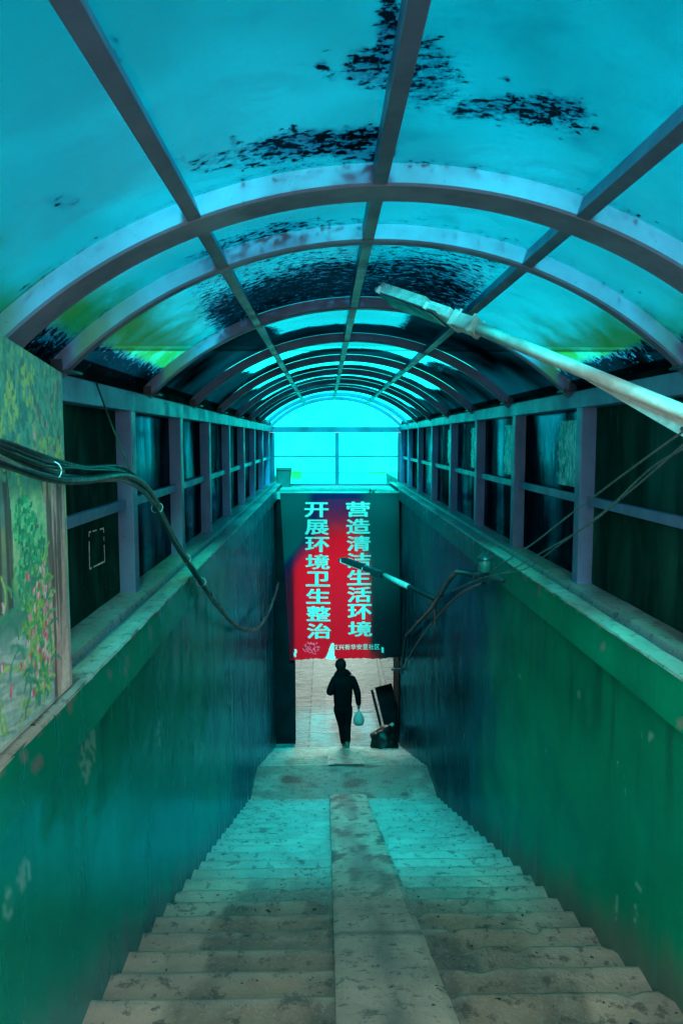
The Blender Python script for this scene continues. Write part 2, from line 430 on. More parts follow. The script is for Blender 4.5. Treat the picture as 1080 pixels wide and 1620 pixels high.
# ------------------------------------------------------------------ side walls
def stair_line(y):
    if y < Y_LAND: return H0 + RISE / 2 - RISE / RUN * max(y, 0)
    if y < Y_L2: return Z_LAND
    return max(Z_FLOOR, Z_LAND - (RISE2 / RUN2) * (y - Y_L2))
GREEN, SHADE_BLUE, LIT_TEAL, SHADE_DARK = (.004, .52, .27), (.003, .055, .26), (.01, .36, .34), (.002, .014, .03)  # green is the paint; blue, teal and dark carry shade and cyan light
def wall_col(y, z, side):
    n = fbm(y * .7, z * .9, side * 5.0); n2 = fbm(y * 2.5, z * .7, side * 9 + 2); n3 = fbm(y * 8, z * 1.2, side * 3 + 7)
    c = GREEN
    yy = y + .9 * n + .25 * (z + 1.5)
    c = mixc(c, SHADE_BLUE, ss(4.6 if side else 5.6, 7.2 if side else 8.6, yy) * .85)
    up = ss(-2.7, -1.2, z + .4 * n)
    c = mixc(c, LIT_TEAL, ss(8.0, 10.5, y + n) * up * .9)
    c = mixc(c, SHADE_DARK, ss(5.0 if side else 6.0, 7.5 if side else 8.5, y + .8 * n) * (1 - ss(-2.7, -1.7, z + .5 * n2)) * .96)  # deep shade low on the further wall put into the colour
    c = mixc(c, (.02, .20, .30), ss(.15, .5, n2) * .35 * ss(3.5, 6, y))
    # grime and rubbed plaster just above the steps
    h = z - stair_line(y)
    c = mixc(c, (.26, .27, .25), (1 - ss(.02, .30 + .14 * n2, h + .06 * n3)) * .8)
    # drips under the coping
    c = mixc(c, (.02, .06, .07), ss(.15, .6, n3) * ss(-1.9, -1.1, z) * .4)
    c = mixc(c, (.004, .02, .02), (1 - ss(.012, .030 + .012 * n3, ZF - z)) * .9)      # shadow line under the band, put into the colour
    # bare scraped patches
    for (cy, cz, ry, rz) in SCR[side]:
        d = ((y - cy) / ry) ** 2 + ((z - cz) / rz) ** 2 + 1.2 * fbm(y * 14, z * 8, cy)
        c = mixc(c, (.30, .92, .72), (1 - ss(.55, .75, d)) * (.85 if fbm(y * 40, z * 22, 1) > -.08 else .1))
    return c
def scr(lst, X):
    o = []
    for (px, py, w_, h_) in lst:
        p = atx(px, py, X); q = atx(px + w_, py, X); r = atx(px, py + h_, X)
        o.append((p.y, p.z, max(.012, abs(q.y - p.y)), max(.02, abs(r.z - p.z))))
    return o
SCR = {0: scr([(163, 1195, 12, 55), (70, 1380, 12, 25), (45, 1430, 12, 30), (155, 1100, 8, 6), (267, 1160, 2, 30), (268, 1085, 2, 10), (158, 1312, 3, 9), (12, 1480, 6, 30), (305, 1235, 2, 6)], XL),
       1: scr([(1010, 1165, 4, 8), (990, 1405, 8, 8), (955, 1440, 3, 30), (1068, 1350, 4, 12), (810, 1070, 2, 4), (985, 1450, 3, 22), (850, 1190, 2, 5), (900, 1100, 2, 5)], XR)}
def side_wall(side):
    X = (XL, XR)[side]; s = (-1, 1)[side]
    root = empty('stair_wall', (X + s * .1, 7, Z_LAND), ('green painted wall, blue shade in its colour, left of the stairs, with the painted mural board and cable bundle', 'green painted wall, blue shade in its colour, right of the stairs, with the conduit and lamp on it')[side], 'wall', 'painted walls either side of the stairs')
    Xw = X + s * .050            # wall face set back under the fascia
    y0, y1 = -1.6, Y_BAN + .02
    m = grid(700, 220, lambda u, v: Vector((Xw + s * (.010 * fbm(u ** 1.5 * 12, v * 6, side) + .002), y0 + (y1 - y0) * u ** 1.5, (ZF + .01) + ((Z_FLOOR - .1) - ZF) * v)))
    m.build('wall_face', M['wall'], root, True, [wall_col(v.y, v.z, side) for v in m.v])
    # fascia band, stands proud
    y1f = Y_BAN - .02
    f = grid(380, 6, lambda u, v: Vector((X - s * (.0 + .004 * fbm(u * 30, v, side)) + (0 if v < .99 else 0), y0 + (y1f - y0) * u, ZL - .004 - .010 * max(0, fbm(u * 60, 3, side)) * (v < .01) + (ZF - ZL) * v)))
    fc = []
    for v in f.v:
        c = mixc(GREEN, (.03, .30, .33), ss(4.5, 6.5, v.y + .6 * fbm(v.y, v.z * 2)) * .9)  # tone of the dimmer, cyan-lit stretch put into the colour
        top = v.z - ZL
        if fbm(v.y * 11, v.z * 16, 2.0 + side) > .30 + (-top) * 3: c = (.42, .45, .40)
        fc.append(c)
    f.build('fascia', M['wall'], root, True, fc)
    u_ = MB().box((X + s * .008, y0, ZF + .0), (X + s * .06, y1f, ZF + .012)); u_.build('fascia_soffit', M['dark'], root)
    # coping: outer strip, groove, inner window shelf
    c = MB(); W = (WL, WR)[side]
    n = 240; cols = []
    prof = [(X - s * .003, ZL - .012), (X, ZL - .001), (X + s * .045, ZL), (X + s * .092, ZL - .002), (X + s * .098, ZL - .030), (X + s * .140, ZL - .034), (X + s * .150, ZL + .004), (W + s * .13, ZL + .006), (W + s * .22, ZL + .0), (W + s * .24, -1.1)]
    for i in range(n + 1):
        y = y0 + (Y_G + .05 - y0) * i / n
        for j, (x, z) in enumerate(prof):
            e = .006 * fbm(y * 9, j * .3, side) if j in (0, 1) else .002 * fbm(y * 5, j, side)
            c.v.append(Vector((x + e, y, z + .004 * fbm(y * 3, j * 1.1))))
            cc = (.50, .52, .48) if j in (0, 1, 2, 3) else (.13, .22, .34) if j in (4, 5) else (.36, .40, .42)  # blue of the groove is its shadow put into the colour
            cc = mixc(cc, (.14, .17, .20), ss(.1, .6, fbm(y * 4, j * .9, 6 + side)) * .6)
            cc = mixc(cc, (.12, .18, .30), ss(5, 7.5, y) * .5)  # blue tone of the shaded far stretch put into the colour
            cols.append(cc)
    q = len(prof)
    for i in range(n):
        for j in range(q - 1): c.f.append((i * q + j, (i + 1) * q + j, (i + 1) * q + j + 1, i * q + j + 1))
    c.build('coping', M['step'], root, False, cols)
    # mass of the wall behind
    MB().box((Xw + s * .06, y0, ZL - .05), (X + s * .40, y1 + 2.0, Z_FLOOR - .3)).build('wall_core', M['dark'], root)
    return root
wall_left = side_wall(0); wall_right = side_wall(1)

# ------------------------------------------------------------------ canopy
can = empty('vaulted_canopy', (XC, 7.5, ZL), 'long barrel vaulted canopy of cyan plastic sheets on grey steel arches over the stairs', 'canopy')
EV_T, EV_B = .262, .155
# dirt painting for roof sheets
def blob_list():
    o = []
    for (px, py, w_, h_, s_) in [(615, 60, 16, 50, .62), (600, 110, 45, 22, .60), (560, 118, 38, 10, .42), (668, 120, 35, 45, .52), (700, 130, 30, 30, .36), (800, 172, 75, 14, .55), (865, 180, 50, 20, .58), (900, 195, 35, 25, .36), (845, 205, 40, 14, .30),
                                (505, 228, 85, 16, .64), (440, 240, 60, 14, .52), (385, 252, 60, 14, .44), (325, 262, 45, 10, .36), (570, 228, 36, 22, .62), (600, 235, 20, 25, .62), (100, 318, 24, 7, .42), (508, 107, 9, 6, .75), (797, 128, 5, 3, .75), (180, 78, 6, 15, .7), (372, 226, 8, 5, .6), (465, 203, 5, 3, .7)]:
        o.append((px, py, w_, h_, s_))
    return o
BLOBS = blob_list()
def proj(p):
    cp, sp = math.cos(PITCH), math.sin(PITCH); cy, sy = math.cos(YAW), math.sin(YAW)
    F = Vector((sy * cp, cy * cp, -sp)); Rt = Vector((cy, -sy, 0)); U = Vector((sy * sp, cy * sp, cp))
    d = p.dot(F)
    return 540 + FPX * p.dot(Rt) / d, 810 - FPX * p.dot(U) / d
def roof_at(px, py):
    """where the ray of a photo pixel meets the sheet"""
    d = at(px, py, 1.0); t_ = .5
    for _ in range(400):
        p = d * t_
        xr = p.x - XC
        if abs(xr) > HALF + .1 or p.z > arc(xr, .065): break
        t_ += .01
    return d * t_
BW = []
for (px, py, w_, h_, s_) in BLOBS:
    c0, cx_, cy_ = roof_at(px, py), roof_at(px + w_, py), roof_at(px, py - h_)
    BW.append((c0, (Vector((cx_.x - c0.x, cx_.y - c0.y)), Vector((cy_.x - c0.x, cy_.y - c0.y))), s_))
def roof_paint(p, bay):
    xr = p.x - XC; ax = abs(xr); y0, y1 = BAYS[bay], BAYS[bay + 1]; f = (p.y - y0) / (y1 - y0)
    dirt = 0.0; moss = ss(.90, 1.22, ax + .12 * fbm(p.y * 2, xr)) * .9
    for (c0, (a, b), s_) in BW:
        d = Vector((p.x - c0.x, p.y - c0.y)); det = a.x * b.y - a.y * b.x
        if abs(det) < 1e-7: continue
        u = (d.x * b.y - d.y * b.x) / det; v = (a.x * d.y - a.y * d.x) / det; r = u * u + v * v
        if r < 4: dirt = max(dirt, (s_ - .04) * (1 - ss(.5, 4, r)))
    if bay == 1:
        dirt = max(dirt, .50 * ss(.62, .9, f + .10 * fbm(xr * 2, 1)) * (1 - ss(.1, .5, abs(xr + .5))), .25 * ss(.75, .95, f))
        moss = max(moss, ss(.70, 1.2, -xr)); dirt = max(dirt, ss(1.12, 1.26, ax) * .7)
    if bay == 2:
        w_ = f + .18 * fbm(xr * 1.8, p.y)
        side = 1 - ss(.25, .6, xr)                 # right third stays clear
        dirt = max(ss(.05, .75, w_) * (.80 - .25 * ss(.2, .9, xr)), .36) * (1 if xr < .55 else 1 - ss(.5, .75, xr) * .9)
        dirt *= 1 - ss(.74, .98, -xr) * (1 - ss(1.15, 1.27, ax))
        dirt = max(dirt, ss(1.14, 1.24, ax + .02 * fbm(p.y * 4, 3)) * .9)
        moss = max(ss(.66, 1.15, -xr), ss(.75, 1.2, xr + .06 * fbm(p.y * 3, 2)))
    if bay >= 3:
        k = [0, 0, 0, .62, .95, 1.05, 1.1, 1.15, 1.2, 1.2, 1.2][bay]
        dirt = max(ss(.62, .82, f + .06 * fbm(xr * 2, bay)) * .9, ss(k - .12, k + .10, ax + .2 * (f - .5) + .05 * fbm(p.y * 3, xr)) * .95)
        if bay == 3: dirt = max(dirt, .9 * ss(.25, .5, xr))
        if bay == 4: dirt = max(dirt, .5 * ss(.4, .6, f + .5 * (xr - .6)) * ss(.6, .8, xr))
        dirt *= 1.7
        if bay >= 8: dirt *= .16
        moss *= .3
    # black sealant line beside each rib
    g = min(p.y - y0, y1 - p.y)
    if bay < 3: dirt = max(dirt, .27 * (1 - ss(.012, .04, y1 - .02 - p.y)) if f > .5 else dirt)
    return (dirt, moss, [0, .05, .1, .4, .5, .6, .5, .4, .35, .3, .3, .3][bay])  # third value raises the tint bay by bay
PURL = [-.615, -.045, .585]
EDGES = [-HALF, PURL[0], PURL[1], PURL[2], HALF]
for b_ in range(len(BAYS) - 1):
    y0, y1 = BAYS[b_], BAYS[b_ + 1]
    for q in range(4):
        a0, a1 = math.asin(EDGES[q] / R_ARC), math.asin(EDGES[q + 1] / R_ARC)
        nu, nv = (36, 50) if b_ in (0, 2) else (30, 24)
        sag = .012 * (1 if b_ else .5)
        def fn(u, v):
            a = a0 + (a1 - a0) * u; r = R_ARC + .068 + sag * math.sin(math.pi * u) * math.sin(math.pi * v) * (.6 + .4 * math.sin(b_ * 3 + q))
            return Vector((XC + r * math.sin(a), y0 + (y1 - y0) * v, Z_CR - R_ARC + r * math.cos(a)))
        m = grid(nu, nv, fn)
        m.build('roof_sheet', M['roof'], can, True, [roof_paint(v, b_) for v in m.v])
M['frost'] = None
tt = NT('frosted_fill_sheet'); tr_ = tt.n('ShaderNodeBsdfTranslucent', {0: (.95, .88, .78, 1)}).outputs[0]; df_ = tt.n('ShaderNodeBsdfDiffuse', {0: (.45, .47, .45, 1)}).outputs[0]
M['frost'] = tt.done(tt.n('ShaderNodeMixShader', {0: .8, 1: df_, 2: tr_}).outputs[0])
for q in range(4):  # unseen sheets added behind the camera to block sun and give white fill
    a0, a1 = math.asin(EDGES[q] / R_ARC), math.asin(EDGES[q + 1] / R_ARC)
    grid(16, 8, lambda u, v: Vector((XC + (R_ARC + .068) * math.sin(a0 + (a1 - a0) * u), -2.4 + (BAYS[0] + 2.4) * v, Z_CR - R_ARC + (R_ARC + .068) * math.cos(a0 + (a1 - a0) * u)))).build('fill_sheet', M['frost'], can, True)
def rib(y, wid, h=.066, mat='rib', name='arch_rib'):
    m = MB(); n = 56; r0, r1 = R_ARC, R_ARC + h; bv = .008
    prof = [(r0 + bv, 0), (r0, bv), (r0, wid - bv), (r0 + bv, wid), (r1, wid), (r1, 0)]
    for i in range(n + 1):
        a = -A_END + 2 * A_END * i / n
        for (r, dy) in prof: m.v.append(Vector((XC + r * math.sin(a), y + dy, Z_CR - R_ARC + r * math.cos(a))))
    q = len(prof)
    for i in range(n):
        for j in range(q): m.f.append((i * q + j, i * q + (j + 1) % q, (i + 1) * q + (j + 1) % q, (i + 1) * q + j))
    m.f.append(tuple(range(q))); m.f.append(tuple(n * q + j for j in range(q)))
    m.build(name, M[mat], can)
for i, y in enumerate([-2.4, -.95] + BAYS):
    rib(y, .17 if i == 3 else .07, .066)
for y in BAYS[:-1]:
    for s in (-1, 1):
        a = s * (A_END - .012); c = Vector((XC + R_ARC * math.sin(a), y + .035, EV_T + .004 if s < 0 else .289))
        fb = MB().box((c.x - .045, c.y - .06, c.z - .003), (c.x + .05, c.y + .06, c.z + .006)).box((c.x - s * .005, c.y - .055, c.z), (c.x + s * .04, c.y - .048, c.z + .05))
        for q in (-.048, .048): fb.tube([(c.x - .03, c.y + q, c.z), (c.x - .03, c.y + q, c.z + .018)], .008, 6)
        fb.build('rib_foot', M['galv'], can)
for pr in PURL:
    m = MB(); z = arc(pr); tlt = pr / R_ARC
    ax = Vector((math.cos(tlt), 0, -math.sin(tlt))); az = Vector((math.sin(tlt), 0, math.cos(tlt)))
    y0, y1 = -2.4, BAYS[-1]
    m.obb(Vector((XC + pr, (y0 + y1) / 2, z)) + az * .033, ax * .022, Vector((0, (y1 - y0) / 2 + .02, 0)), az * .030, .004)
    m.build('purlin', M['purlin'], can)
for s, W in ((-1, WL), (1, WR)):
    t_, b_ = (EV_T, EV_B) if s < 0 else (.285, .185)
    m = MB()
    m.box((W, -2.4, b_), (W + s * .10, Y_G, t_), .005)
    m.build('eave_beam', M['frame'], can)
    m = MB()      # outer closing strip between beam and sheet
    m.box((W + s * .03, BAYS[0], t_ - .02), (W + s * .05, Y_G, .36)); m.build('eave_flashing', M['dark'], can)
COLS = {0: [2.79, 4.22, 5.64, 7.02, 8.48, 9.98, 11.5, 13.0, 14.45], 1: [2.90, 4.42, 5.98, 7.50, 9.05, 10.65, 12.25, 13.75, 15.1]}
for side in (0, 1):
    s = (-1, 1)[side]; W = (WL, WR)[side]; top = (EV_B, .185)[side] + .003
    MB().box((W + s * .006, -2.35, -1.0), (W + s * .106, -2.25, top), .004).build('column', M['frame'], can)
    ys = [1.0] + COLS[side] + [Y_G - .02]
    for i, y in enumerate(COLS[side]):
        dd = .10 if i else .12
        MB().box((W + s * .006, y, ZL + .002), (W + s * .106, y + dd, top), .004).build('column', M['frame'], can)
        MB().box((W + s * .0, y - .012, ZL + .002), (W + s * .108, y + dd + .012, ZL + .014)).build('column_foot', M['frame'], can)
    for i in range(len(ys) - 1):
        a = ys[i] + (.10 if i else 0); b = ys[i + 1]
        if b - a < .1: continue
        wroot = MB().box((W + s * .045, a + .001, -.385), (W + s * .085, b - .001, -.335), .003)
        wr = wroot.build('window_rail', M['frame'], can)
        for (z0, z1) in ((ZL + .0005, -.361), (-.359, top + .03)):
            near = b < 4.6
            mt = M['paneg'] if near else M['panek']
            g = grid(16, 16, lambda u, v: Vector((W + s * (.092 + .006 * math.sin(u * 3.1) * math.sin(v * 3.1) * (1 if i % 2 else -1)), a - .04 + (b - a + .08) * u, z0 + (z1 - z0) * v)))
            g.build('window_pane', mt, wr, True)
    # crinkled film stuck on some right hand panes
    if side == 1:
        for (i, lo, hi) in ((2, .45, .98), (3, .55, .99), (4, .6, .95), (5, .6, .95)):
            a = ys[i] + .10; b = ys[i + 1]; a2 = b - (b - a) * hi; b2 = b - (b - a) * (hi - .36)
            a2, b2 = a + (b - a) * .02, a + (b - a) * .40
            g = grid(24, 40, lambda u, v: Vector((W + .084 - .008 * abs(fbm(u * 4, v * 6, i)), a2 + (b2 - a2) * u * (1 - .12 * fbm(v * 5, i)), -.30 + (.12 + .30) * v)))
            g.build('plastic_film', M['film'], can, True)
# chips of pale paint and the taped rectangle on the near left pane
def ribbon(pts, wdt, X):
    m = MB()
    for (a, b) in zip(pts, pts[1:]):
        p, q = atx(*a, X), atx(*b, X); d = (q - p).normalized(); nrm = Vector((1, 0, 0)).cross(d) * wdt
        k = 8
        for i in range(k):
            if random.random() < .12: continue
            s0 = p.lerp(q, i / k); s1 = p.lerp(q, (i + 1) / k); w0, w1 = random.uniform(.5, 1.2), random.uniform(.5, 1.2)
            e = Vector((.0012, 0, 0))
            m.add([s0 - nrm * w0, s1 - nrm * w1, s1 + nrm * w1, s0 + nrm * w0, s0 - nrm * w0 + e, s1 - nrm * w1 + e, s1 + nrm * w1 + e, s0 + nrm * w0 + e], [(0, 1, 2, 3), (7, 6, 5, 4), (0, 4, 5, 1), (1, 5, 6, 2), (2, 6, 7, 3), (3, 7, 4, 0)])
    return m
tp = ribbon([(141, 842), (164, 836), (166, 888), (142, 900), (141, 842)], .0045, WL - .082)
tag(tp.build('tape_outline', M['tie']), 'pale rectangle of old tape stuck on the dark lower pane beside the mural', 'tape')

# gable end
gb = MB(); 
gy = Y_G
GZ = [-.93, -.86]
fr = []
MB().box((WL - .09, gy, .14), (WR + .09, gy + .07, .25), .004).build('gable_beam', M['gframe'], can)
MB().box((WL - .09, gy, -.93), (WR + .09, gy + .07, -.89), .004).build('gable_sill', M['gframe'], can)
MB().box((.185, gy + .002, -.888), (.275, gy + .066, .138), .004).build('gable_mullion', M['gframe'], can)
for (x0, x1) in ((WL + .035, .184), (.276, WR - .035)):
    MB().box((x0, gy + .012, -.36), (x1, gy + .052, -.325), .003).build('gable_rail', M['gframe'], can)
for x0, x1 in ((WL - .14, WL + .034), (WR - .034, WR + .14)):
    MB().box((x0, gy + .001, -.888), (x1, gy + .069, .138), .004).build('gable_post', M['gframe'], can)
def gable_paint(p):
    m_ = 0
    for (cx, cz, r, s_) in ((-.62, -.72, .24, 1.3), (1.05, -.60, .34, 1.0), (.6, -.1, .5, .45)):
        m_ = max(m_, s_ * (1 - ss(.0, 1.2, math.hypot((p.x - cx) / r, (p.z - cz) / (r * .9)))))
    return (.0, m_, 0)
for (x0, x1) in ((WL + .02, .19), (.27, WR - .02)):
    for (z0, z1) in ((-.895, -.355), (-.33, .145)):
        m = grid(24, 14, lambda u, v: Vector((x0 + (x1 - x0) * u, gy + .033, z0 + (z1 - z0) * v)))
        m.build('gable_pane', M['gable'], can, True, [gable_paint(v) for v in m.v])
m = MB(); n = 40; m.v = [Vector((XC, gy + .033, .2))]
for i in range(n + 1):
    a = -A_END + 2 * A_END * i / n; r = R_ARC + .075
    m.v.append(Vector((XC + r * math.sin(a), gy + .033, Z_CR - R_ARC + r * math.cos(a))))
m.f = [(0, i + 1, i + 2) for i in range(n)]
m.v += [Vector((WL - .15, gy + .033, .2)), Vector((WL - .15, gy + .033, .36)), Vector((WR + .15, gy + .033, .2)), Vector((WR + .15, gy + .033, .36))]
m.f += [(0, n + 2, n + 3, 1), (0, n + 1, n + 5, n + 4)]
m.build('gable_lunette', M['gable'], can, False, [(0, 0, 0)] * len(m.v))

# ------------------------------------------------------------------ tunnel mouth, slab and hall with the light well
mouth = empty('tunnel_portal', (XC, Y_BAN + .1, Z_FLOOR), 'concrete tunnel mouth with light slab edge, at the foot of the stairs behind the banner', 'tunnel mouth')
m = MB().box((XL - .03, Y_BAN - .02, -1.055), (XR + .03, Y_BAN + .16, -.925), .006); m.build('slab_edge', M['coping'], mouth)
MB().box((XL - .4, Y_BAN + .161, -1.05), (XR + .4, Y_G + .09, -.935)).build('slab', M['coping'], mouth)
MB().box((XL - .2, Y_BAN + .03, Z_FLOOR - .1), (-.56, Y_BAN + .22, -1.056)).build('jamb', M['dark'], mouth)
MB().box((.80, Y_BAN + .03, -3.80), (XR + .2, Y_BAN + .22, -1.056)).build('header', M['dark'], mouth)
MB().box((XR + .03, Y_BAN + .03, Z_FLOOR - .1), (XR + .3, Y_BAN + .22, -3.802)).build('jamb', M['dark'], mouth)
hall = empty('underpass_hall', (XC, 18, Z_FLOOR), 'pale walled underpass hall open to the sky beyond the tunnel mouth', 'underpass')
X0, X1, Y1 = -2.6, 3.0, 22.0
M['hallw'] = simple('hall_plaster', (.55, .68, .61), .7, 0, .2, 3, .3)
MB().box((X0 - .3, Y_BAN + .23, Z_FLOOR - .2), (X0, Y1 + .3, -.98)).build('hall_wall', M['hallw'], hall)
MB().box((X1, Y_BAN + .23, Z_FLOOR - .2), (X1 + .3, Y1 + .3, -.98)).build('hall_wall', M['hallw'], hall)
MB().box((X0 + .001, Y1, Z_FLOOR - .2), (X1 - .001, Y1 + .3, -.98)).build('hall_wall', M['hallw'], hall)
MB().box((X0 + .001, Y_BAN + .23, -1.3), (XL - .41, Y_G + .1, -1.0)).build('hall_ceiling', M['hallw'], hall)
MB().box((XR + .41, Y_BAN + .23, -1.3), (X1 - .001, Y_G + .1, -1.0)).build('hall_ceiling', M['hallw'], hall)
MB().box((X0 + .001, Y_BAN + .225, Z_FLOOR - .2), (XL - .205, Y_BAN + .30, -1.301)).build('hall_wall', M['hallw'], hall)
MB().box((XR + .305, Y_BAN + .225, Z_FLOOR - .2), (X1 - .001, Y_BAN + .30, -1.301)).build('hall_wall', M['hallw'], hall)

def floor_mat():
    t = NT('hall_floor'); a = t.n('ShaderNodeVertexColor', layer_name='Col').outputs[0]
    p = t.pos((.45, 1.3, 1)); n = t.noise(p, 5, 7, .68, 1.0); f = t.noise(t.pos((.5, 1, 1)), 26, 5, .7)
    sp = t.n('ShaderNodeSeparateColor', {0: a}).outputs[0]
    c = t.mix(t.ramp(n, .38, .58, 0, .88), a, (.10, .13, .14)); c = t.mix(t.ramp(f, .5, .75, 0, .5), c, (.10, .11, .12))
    c = t.mix(t.ramp(sp, .46, .49), c, a)
    return t.done(t.bsdf(c, t.ramp(n, .35, .6, .55, .25), 0, t.bump(t.math('ADD', n, t.math('MULTIPLY', f, .4)), t.ramp(sp, .46, .49, .8, .05), .05), .5))
M['hallf'] = floor_mat()
def floor_paint(x, y):
    c = (.36, .45, .44)
    if x < -.33:                                     # strip of setts on the left
        row = int(y / .42); c = (.24, .30, .30)
        if abs((y / .42) % 1 - .5) > .46 or abs(x + .62) < .012: c = (.05, .06, .06)
    elif x < -.30: c = (.03, .035, .04)
    # smooth slab with joints
    if .0 < x < .98 and 13.9 < y < 16.1: c = (.47, .46, .50)
    if abs(y - 14.95 - .12 * (x - .5)) < .025 and (x < .16 or .55 < x < .98) and x > -.05: c = (.03, .03, .035)
    if abs(x - (1.16 + .02 * (y - 13))) < .018: c = (.04, .05, .05)
    if abs(x - 1.36) < .014: c = (.06, .07, .07)
    return c
m = MB(); nx, ny = 340, 380
xs_ = np.linspace(X0, X1, nx + 1); ys_ = np.linspace(Y_FOOT - .05, Y1, ny + 1)
m.v = [Vector((x, y, Z_FLOOR)) for x in xs_ for y in ys_]
m.f = [(i * (ny + 1) + j, (i + 1) * (ny + 1) + j, (i + 1) * (ny + 1) + j + 1, i * (ny + 1) + j + 1) for i in range(nx) for j in range(ny)]
tag(m.build('underpass_floor', M['hallf'], None, False, [floor_paint(v.x, v.y) for v in m.v]), kind='structure')

pw = empty('bounce_wall', (XC, 22.8, -.97), 'long white wall added outside beyond the gable window to brighten its panes', 'wall')  # added to throw sunlight back through the gable panes
M['bounce'] = simple('bounce_white', (.80, .80, .77), .9, 0, .06, 1.2, .3, .1)
MB().box((-16, 22.6, -.98), (16, 22.85, 2.6)).build('bounce_wall_body', M['bounce'], pw)
MB().box((-16.05, 22.55, 2.601), (16.05, 22.9, 2.70), .02).build('bounce_wall_cap', M['conc'], pw)

# ------------------------------------------------------------------ banner
ban = empty('banner', (.25, Y_BAN - .06, -3.94), 'tall red banner with two columns of pale characters hung over the tunnel mouth', 'banner')
YB = Y_BAN - .05
def ban_pt(u, v, off=0.0):
    a = at(443 + 188 * u, 780, YB); b = at(458 + 175 * u, 1042, YB)
    p = a.lerp(b, v); ragged = 0
    if v > .985: ragged = .03 * fbm(u * 14, 3) - .035 * ss(.0, .16, .16 - u) + .03 * ss(.85, 1, u)
    return Vector((p.x, YB - off + .018 * math.sin(u * 9 + v * 2) * (1 - v * .3) + .01 * math.sin(v * 11 + u * 3), p.z + ragged))
def ban_px(u, v): return 443 + 188 * u + (15 - 13 * u) * v, 780 + 262 * v
bc, bgw = [], []
nu, nv = 110, 150
m = grid(nu, nv, ban_pt)
for i in range(nu + 1):
    for j in range(nv + 1):
        u, v = i / nu, j / nv; x, y = ban_px(u, v); n = fbm(u * 3, v * 4)
        lb = 520 - 62 * ss(830, 930, y) ; rb = 556 + 22 * ss(820, 960, y)
        red = ss(lb - 26, lb + 6, x + 6 * n) * (1 - ss(rb - 8, rb + 26, x + 6 * n)) * ss(792, 850, y)
        pur = ss(490, 525, x) * (1 - ss(560, 590, x)) * (1 - ss(815, 850, y))
        red = max(red, (1 - ss(570, 612, x)) * ss(1012, 1026, y) * ss(456, 466, x))
        c = mixc((.012, .050, .052), (.03, .010, .045), max(ss(.0, .6, 1 - abs(x - lb + 12) / 26), pur))
        c = mixc(c, (.6, .004, .012), red)  # red middle and dark edges put the backlight into the cloth colour
        low = ss(560, 600, x) * ss(880, 990, y); c = mixc(c, (.006, .008, .012), low * .9)
        g = mixc((.0, .003, .004), (.85, .002, .010), red); g = mixc(g, (.22, .006, .05), pur * .6)
        # torn white patch and scuffs
        if abs(x - 525 + (y - 1025) * .15) < 2.0 + max(0, (y - 1018)) * .22 and y > 1016: c = (.6, .72, .68); g = (.4, .45, .42)
        if 478 < x < 505 and 1015 < y < 1034 and fbm(x * .5, y * .6) > .25: c = (.5, .12, .2)
        for (sx, sy) in ((467, 1033), (605, 1028)):
            if abs(x - sx) < 1.6 and abs(y - sy) < 5: c = (.6, .75, .68); g = (.3, .35, .33)
        bc.append(c); bgw.append(g)
bo = m.build('banner_cloth', M['banner'], ban, True, bc)
at2 = bo.data.color_attributes.new('Glow', 'FLOAT_COLOR', 'POINT'); arr = np.ones((len(bgw), 4), np.float32); arr[:, :3] = bgw; at2.data.foreach_set('color', arr.ravel())
dg = None
def glyph(ch, off=.02):
    cu = bpy.data.curves.new('glyph', 'FONT'); cu.body = ch; cu.size = 1; cu.resolution_u = 3
    o = bpy.data.objects.new('glyph', cu); C.objects.link(o)
    d = bpy.context.evaluated_depsgraph_get(); d.update()
    me = bpy.data.meshes.new_from_object(o.evaluated_get(d))
    vs, fs = [], []
    sh = [(0, 0), (-1, 0), (1, 0), (0, -1), (0, 1), (.7, .7), (-.7, .7), (.7, -.7), (-.7, -.7)] if off else [(0, 0)]
    for k, (a, b) in enumerate(sh):
        n = len(vs); vs += [v.co + Vector((a * off, b * off * .8, k * .0006)) for v in me.vertices]; fs += [tuple(i + n for i in p.vertices) for p in me.polygons]
    bpy.data.objects.remove(o); bpy.data.curves.remove(cu); bpy.data.meshes.remove(me)
    return vs, fs
def put_text(chars, cells, off, name):
    """cells: (cx, cy, w, h) in photo pixels on the banner plane"""
    m = MB()
    for ch, (cx, cy, w_, h_) in zip(chars, cells):
        vs, fs = glyph(ch, off)
        lo = (min(v.x for v in vs), min(v.y for v in vs)); hi = (max(v.x for v in vs), max(v.y for v in vs))
        out = []
        for v in vs:
            u = (v.x - lo[0]) / (hi[0] - lo[0]) - .5; q = (v.y - lo[1]) / (hi[1] - lo[1]) - .5
            x, y = cx + u * w_, cy - q * h_
            p = at(x, y, YB); U = max(0, min(1, (x - 443 - 15 * (y - 780) / 262) / 182)); V = (y - 780) / 262
            s_ = ban_pt(U, min(V, .98)); out.append(Vector((p.x, s_.y - .022 - v.z, p.z)))
        m.add(out, fs)
    m.build(name, M['letter'], ban)
l1 = [(500.5 + .55 * i, 806.5 + 27.3 * i, 38.5, 24.0) for i in range(8)]
r1 = [(566 + .45 * i, 805.5 + 27.0 * i, 38.5, 24.5) for i in range(8)]
put_text('开展环境卫生整治', l1, .030, 'lettering')
put_text('营造清洁生活环境', r1, .030, 'lettering')
put_text('汉兴街华安里社区', [(530.5 + 9.4 * i, 1023 + .0 * i, 8.2, 8.6) for i in range(8)], .022, 'caption')

